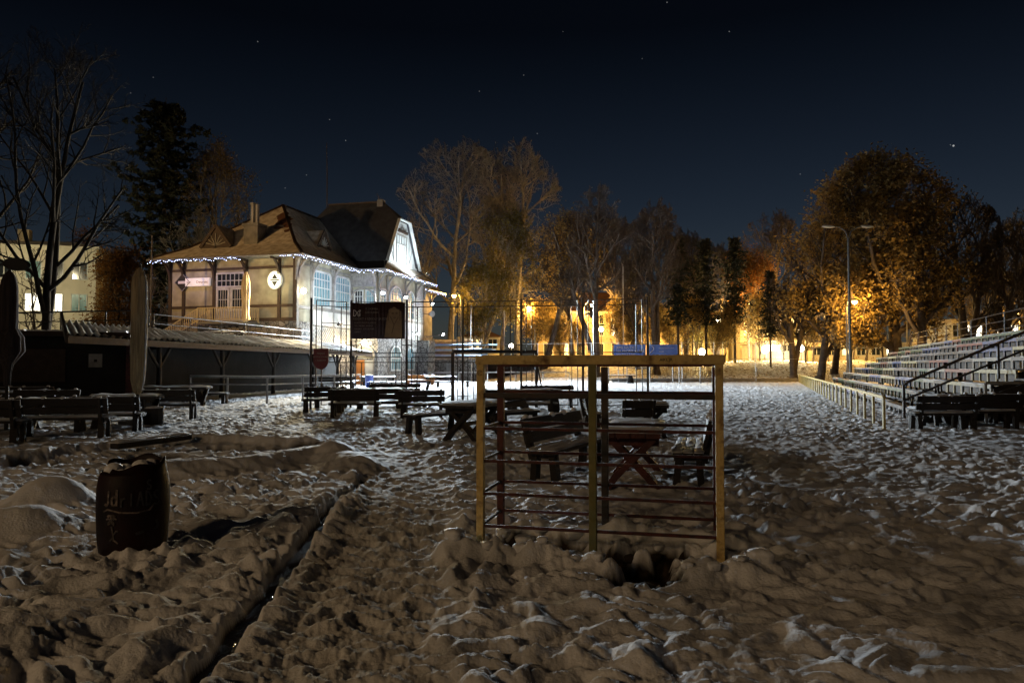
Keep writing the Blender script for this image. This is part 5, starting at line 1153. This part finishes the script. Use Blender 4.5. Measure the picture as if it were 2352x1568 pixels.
def broad(seed, H, cw, cz, tr, lean=0, kids=(11,9,7,5), first=.28, ang=((22,58),(25,60),(30,65),(30,70)), rat=(.62,.5,.45,.45), rmin=.026, up=.8, fork=0, maxlev=4, trunkfrac=.86):
    t = Tree(seed); t.env = (lean*.6, 0, cz, H-cz, cz-H*.12, cw); t.kids = kids; t.first = first; t.ang = ang; t.rat = rat; t.rmin = rmin; t.maxlev = maxlev; t.ph = t.r.random()*6
    t.branch(Vector((0,0,-.4)), Vector((lean/H*1.2,0,1)).normalized(), H*trunkfrac, tr, 0, up)
    if fork: t.branch(Vector((0,0,H*.06)), Vector((fork/H*1.6,.1,1)).normalized(), H*.8, tr*.8, 0, up)
    t.w.lathe([(tr*1.7,-.6),(tr*1.25,-.05),(tr*1.02,.6)], 10); return t
def leaves(pts, n, size, rr, drop=1.0, sq=1.0):
    b = MB()
    for _ in range(n):
        c = rr.choice(pts)+Vector((rr.gauss(0,.28)*drop, rr.gauss(0,.28)*drop, rr.gauss(0,.24)*drop)); s_ = size*rr.uniform(.5,1.3)
        a = Vector((rr.gauss(0,1),rr.gauss(0,1),rr.gauss(0,.7))).normalized()*s_; e = perp(a.normalized(), rr)*s_*rr.uniform(.4,.8)*sq; b.v += [tuple(c-a), tuple(c+e), tuple(c+a*1.1), tuple(c-e)]; k = len(b.v); b.f.append((k-4,k-3,k-2,k-1))
    return b
def conifer(seed, H, base, wd, tr, n=2600, droop=-.25, top=1.0, size=.34):
    rr = random.Random(seed); w = MB(); w.tube([(0,0,-.4),(0,0,H*.5),(0,0,H*.99)], [tr,tr*.65,.03], 9, False); pts = []
    z = base
    while z < H*.98:
        f = (z-base)/(H-base); L_ = wd*(math.sin(math.pi*min(1,f*.8+.2))**.65*.95+.05)*rr.uniform(.6,1.15)
        k = rr.randint(4, 6); ph = rr.random()*6
        for j in range(k):
            a = ph+j*6.283/k+rr.uniform(-.3,.3); q = [Vector((0,0,z))]; l_ = L_*rr.uniform(.7,1.12)
            for i in range(1, 5): u = i/4; q.append(Vector((math.cos(a)*l_*u, math.sin(a)*l_*u, z+droop*l_*u+.28*l_*u*u+rr.gauss(0,.06))))
            w.tube(q, [.05,.04,.03,.025,.02], 4, False)
            for i in range(1, 5):
                for _ in range(3): pts.append(q[i-1].lerp(q[i], rr.random())+Vector((rr.gauss(0,.12)*l_*.6, rr.gauss(0,.12)*l_*.6, rr.gauss(0,.1))))
        z += (H-base)/26*rr.uniform(.8,1.2)
    return w, leaves(pts, n, size, rr, .55, .55)
TREES = {}
def plant(name, label, px, Y, make, bark, leaf=None, rz=0, sc=1, group=None, crown='crown'):
    x = (px-1176)/F*Y; t = thing(name, label, 'tree', (x, Y, gz(x, Y)), rz, group); w, lf = make
    if isinstance(w, MB): w = w.mesh('trunk', M[bark], True)
    if isinstance(lf, MB): lf = lf.mesh('crown', M[leaf])
    obj('trunk', w, t)
    if lf: obj(crown, lf, t)
    t.scale = (sc,)*3; return w, lf
def topz(py, Y): return zat(py, Y)
def BT(seed, pytop, Y, cwpx, czf=.6, tr=.3, nleaf=0, size=.22, yz=0, **kw):
    H = topz(pytop, Y)-yz; t = broad(seed, H, cwpx/F*Y, H*czf, tr, **kw); return t.w, (leaves(t.tips, int(nleaf*1.5), size*.8, t.r, 2.1) if nleaf else None)
# behind the house and centre
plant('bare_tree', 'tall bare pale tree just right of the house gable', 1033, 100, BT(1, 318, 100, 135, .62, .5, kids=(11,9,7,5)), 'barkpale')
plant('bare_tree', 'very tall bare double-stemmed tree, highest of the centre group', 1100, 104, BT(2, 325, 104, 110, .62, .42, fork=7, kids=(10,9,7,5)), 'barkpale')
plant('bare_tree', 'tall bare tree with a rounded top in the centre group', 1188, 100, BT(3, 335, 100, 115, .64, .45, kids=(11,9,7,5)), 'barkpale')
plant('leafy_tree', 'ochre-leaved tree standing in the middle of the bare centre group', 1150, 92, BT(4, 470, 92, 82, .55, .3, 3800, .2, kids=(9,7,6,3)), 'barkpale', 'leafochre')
plant('leafy_tree', 'low ochre-leaved tree beside the white globe lamp', 1118, 90, BT(5, 600, 90, 70, .5, .2, 6000, .17, kids=(9,7,5,3)), 'barkpale', 'leafochre')
plant('leaning_tree', 'leaning tree with sparse withered leaves left of the amber lamp', 1247, 88, BT(6, 480, 88, 92, .62, .42, 3200, .2, lean=4.5, yz=.6, kids=(11,9,7,4)), 'bark', 'leafbrown')
plant('leafy_tree', 'bushy low tree in front of the ochre apartment house', 1225, 100, BT(15, 690, 100, 75, .55, .2, 6000, .18, yz=2, kids=(9,7,5,3)), 'bark', 'leafbrown')
plant('bare_tree', 'dark bare tree forking low right beside the bright amber lamp', 1370, 82, BT(7, 428, 82, 78, .66, .45, fork=-3.5, yz=.3, first=.38), 'bark')
plant('bare_tree', 'slender bare tree behind the blue banners', 1464, 88, BT(8, 565, 88, 46, .6, .28, yz=.8, kids=(11,9,7,4)), 'bark')
mt_ = plant('bare_tree', 'dark bare twin-trunk tree right of the blue banners', 1508, 84, BT(9, 460, 84, 72, .68, .42, fork=1.8, yz=.6, first=.36), 'bark')
for px, Y, sc, rz, lab in ((1315, 94, .92, 1.0, 'bare tree behind the leaning tree, left of the bright amber lamp'), (1425, 98, .98, 2.0, 'bare tree between the bright amber lamp and the blue banners'), (1575, 99, .9, 3.4, 'bare tree standing just left of the middle pine'), (1648, 104, .85, 4.6, 'bare tree between the pines and the birch'), (1290, 110, 1.05, 5.5, 'faint bare tree above the ochre house roof')):
    plant('bare_tree', lab, px, Y, mt_, 'bark', None, rz, sc)
pine1 = conifer(31, 17.5, 5.6, 2.5, .2, 3000, size=.3)
for i, (px, Y, sc, rz, lab) in enumerate(((1558,90,.94,0,'dark pine nearest the twin-trunk bare tree'),(1622,92,.93,1.2,'dark pine in the middle of the three behind the ochre frame'),(1688,94,.95,2.3,'dark pine in front of the orange birch'),(1592,99,.8,3.3,'slim pine behind the other pines, left of the glaring globe lamp'),(1770,90,.70,4.3,'small dark pine left of the forked tree by the grandstand rail'))):
    pine1 = plant('pine_tree', lab, px, Y, pine1, 'bark', 'needle', rz, sc)
plant('birch_tree', 'birch with orange leaves glowing in the lamp light', 1722, 103, BT(10, 545, 103, 50, .58, .18, 12000, .17, yz=2.2, kids=(10,8,6,3), first=.25), 'barkpale', 'leaforange')
plant('leafy_tree', 'low lit bush-like tree before the cream apartment house', 1600, 103, BT(11, 735, 103, 55, .5, .14, 5000, .16, yz=2.2, kids=(8,6,5,3), first=.2), 'bark', 'leafochre')
plant('bare_tree', 'wide bare tree behind the birch and the withered oak', 1776, 112, BT(12, 485, 112, 80, .66, .4, yz=2.3), 'bark')
# oaks on the right
plant('bare_tree', 'dark trunk dividing into two at the end of the grandstand rail', 1822, 79, BT(13, 600, 79, 62, .6, .42, fork=1.6, kids=(8,6,5,4)), 'bark')
plant('oak_tree', 'oak with withered brown leaves left of the lamp mast', 1882, 78, BT(14, 430, 78, 125, .58, .45, 6500, .22, lean=2.5, kids=(12,8,6,4), first=.15, ang=((30,75),(25,60),(30,65),(30,70))), 'bark', 'leafbrown')
plant('oak_tree', 'broad oak with withered brown leaves behind the lamp mast', 1915, 84, BT(16, 490, 84, 135, .56, .4, 5500, .22, lean=3, kids=(12,8,6,4), first=.15, ang=((30,75),(25,60),(30,65),(30,70))), 'bark', 'leafbrown')
plant('oak_tree', 'largest oak with a huge withered crown above the grandstand', 2058, 76, BT(17, 352, 76, 180, .6, .75, 13000, .24, lean=-1.2, kids=(14,9,7,4), first=.17, ang=((30,78),(25,60),(30,65),(30,70))), 'bark', 'leafbrown')
plant('oak_tree', 'oak with a thick trunk right of the lamp above the grandstand', 2118, 72, BT(18, 470, 76, 85, .6, .55, 5000, .21, kids=(11,8,6,4), first=.2), 'bark', 'leafbrown')
plant('leafy_tree', 'young leafy tree with thin trunk right of the lamp mast', 1942, 75, BT(19, 620, 75, 55, .6, .25, 6000, .2, lean=1), 'bark', 'leafbrown')
plant('bare_tree', 'bare tree with two dark stems right of the great oak', 2218, 76, BT(20, 436, 76, 85, .64, .5, fork=3), 'bark')
plant('bare_tree', 'bare dark tree near the right edge, thick leaning stem', 2292, 74, BT(21, 500, 74, 70, .62, .5, lean=2), 'bark')
plant('bare_tree', 'bare dark tree cut by the right edge of the picture', 2352, 78, BT(22, 480, 78, 75, .62, .45), 'bark')
plant('bare_tree', 'slim bare tree between the two darkest stems at the right', 2256, 88, BT(23, 560, 88, 50, .6, .28, kids=(8,6,5,4)), 'bark')
# left
plant('bare_tree', 'great bare leaning tree in front of the pale apartment house', 92, 37.5, BT(24, 55, 37.5, 190, .6, .24, 0, .07, lean=1.4, fork=1.6, kids=(8,7,6,5), first=.25, rmin=.007), 'barkdim', 'leafbrown')
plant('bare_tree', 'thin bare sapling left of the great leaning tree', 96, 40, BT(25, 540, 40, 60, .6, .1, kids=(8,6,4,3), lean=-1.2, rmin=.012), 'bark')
plant('bare_tree', 'great bare tree cut by the left edge, boughs reaching in', -110, 36, BT(26, 20, 36, 200, .6, .3, kids=(8,7,6,4), first=.24, rmin=.007), 'barkdim')
w, lf = conifer(41, topz(218, 92), 6.5, 8.2, .4, 15000, -.2, size=.42)
plant('spruce_tree', 'tall dark spruce behind the left end of the house', 372, 92, (w, lf), 'bark', 'needle')
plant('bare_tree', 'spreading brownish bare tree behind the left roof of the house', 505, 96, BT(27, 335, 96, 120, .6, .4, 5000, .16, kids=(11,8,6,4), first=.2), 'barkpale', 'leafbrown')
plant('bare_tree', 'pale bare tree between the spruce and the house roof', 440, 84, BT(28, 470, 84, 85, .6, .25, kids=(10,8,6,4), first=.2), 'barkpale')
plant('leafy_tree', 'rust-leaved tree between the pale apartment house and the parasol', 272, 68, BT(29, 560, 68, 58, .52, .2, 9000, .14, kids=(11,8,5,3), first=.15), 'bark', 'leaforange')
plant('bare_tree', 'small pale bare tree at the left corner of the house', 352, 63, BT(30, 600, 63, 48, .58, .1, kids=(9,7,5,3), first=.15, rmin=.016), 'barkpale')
plant('leafy_tree', 'rust-coloured treetop above the roof of the pale apartment house', 185, 100, BT(33, 505, 100, 45, .6, .25, 6000, .17, kids=(9,7,5,3)), 'bark', 'leaforange')
plant('bare_tree', 'dim bare tree behind the roof between mast and spire', 838, 115, BT(34, 412, 115, 60, .62, .3, kids=(9,7,5,4)), 'barkpale')
plant('bare_tree', 'dim bare tree right behind the gable of the house', 955, 112, BT(35, 430, 112, 55, .6, .3, kids=(9,7,5,4)), 'barkpale')
# undergrowth on the lit bank
pts = []; rr = random.Random(8)
for _ in range(1500):
    x = rr.uniform(14, 62); y = rr.uniform(77, 98); pts.append(Vector((x, y, gz(x, y)+rr.random()*.35)))
o = leaves(pts, 6000, .085, rr, .6).build('undergrowth', M['leafbrown']); tag(o, 'withered undergrowth on the lit bank behind the field', 'undergrowth', None, 'stuff')

# thicket behind the grandstand and round the lit houses: young bare trees that only fill in
pw1 = BT(51, 640, 95, 60, .58, .16, kids=(9,8,6,5), first=.15); pm = [pw1[0].mesh('trunk', M['bark'], True)]
pw2 = BT(52, 690, 98, 55, .55, .13, 5000, .17, kids=(9,8,6,4), first=.12); pm2 = (pw2[0].mesh('trunk', M['bark'], True), pw2[1].mesh('crown', M['leafbrown']))
rr = random.Random(77)
for px in (1868, 1902, 1960, 1990, 2030, 2085, 2150, 2180, 2240, 2275, 2315, 2340): plant('young_tree', 'young bare tree in the thicket behind the grandstand', px, rr.uniform(88, 108), (pm[0], None), 'bark', None, rr.random()*6, rr.uniform(.7, 1.15), 'thicket behind the grandstand')
for px in (1290, 1335, 1425, 1450, 1490, 1540, 1575, 1640, 1665, 1745, 1800, 1850): plant('young_tree', 'young brown-leaved tree in the thicket before the lit houses', px, rr.uniform(88, 100), pm2, 'bark', None, rr.random()*6, rr.uniform(.55, .95), 'thicket before the lit houses')
q0, q1 = gpos(1405, 75.5), gpos(1835, 76.5); b = MB(); b.bar((0,0,.12), tuple(q1-q0+Vector((0,0,.12))), .3, .5); o = b.build('kerb_wall', M['concrete']); o.location = q0; tag(o, 'low dark kerb wall along the far end of the field', 'wall')
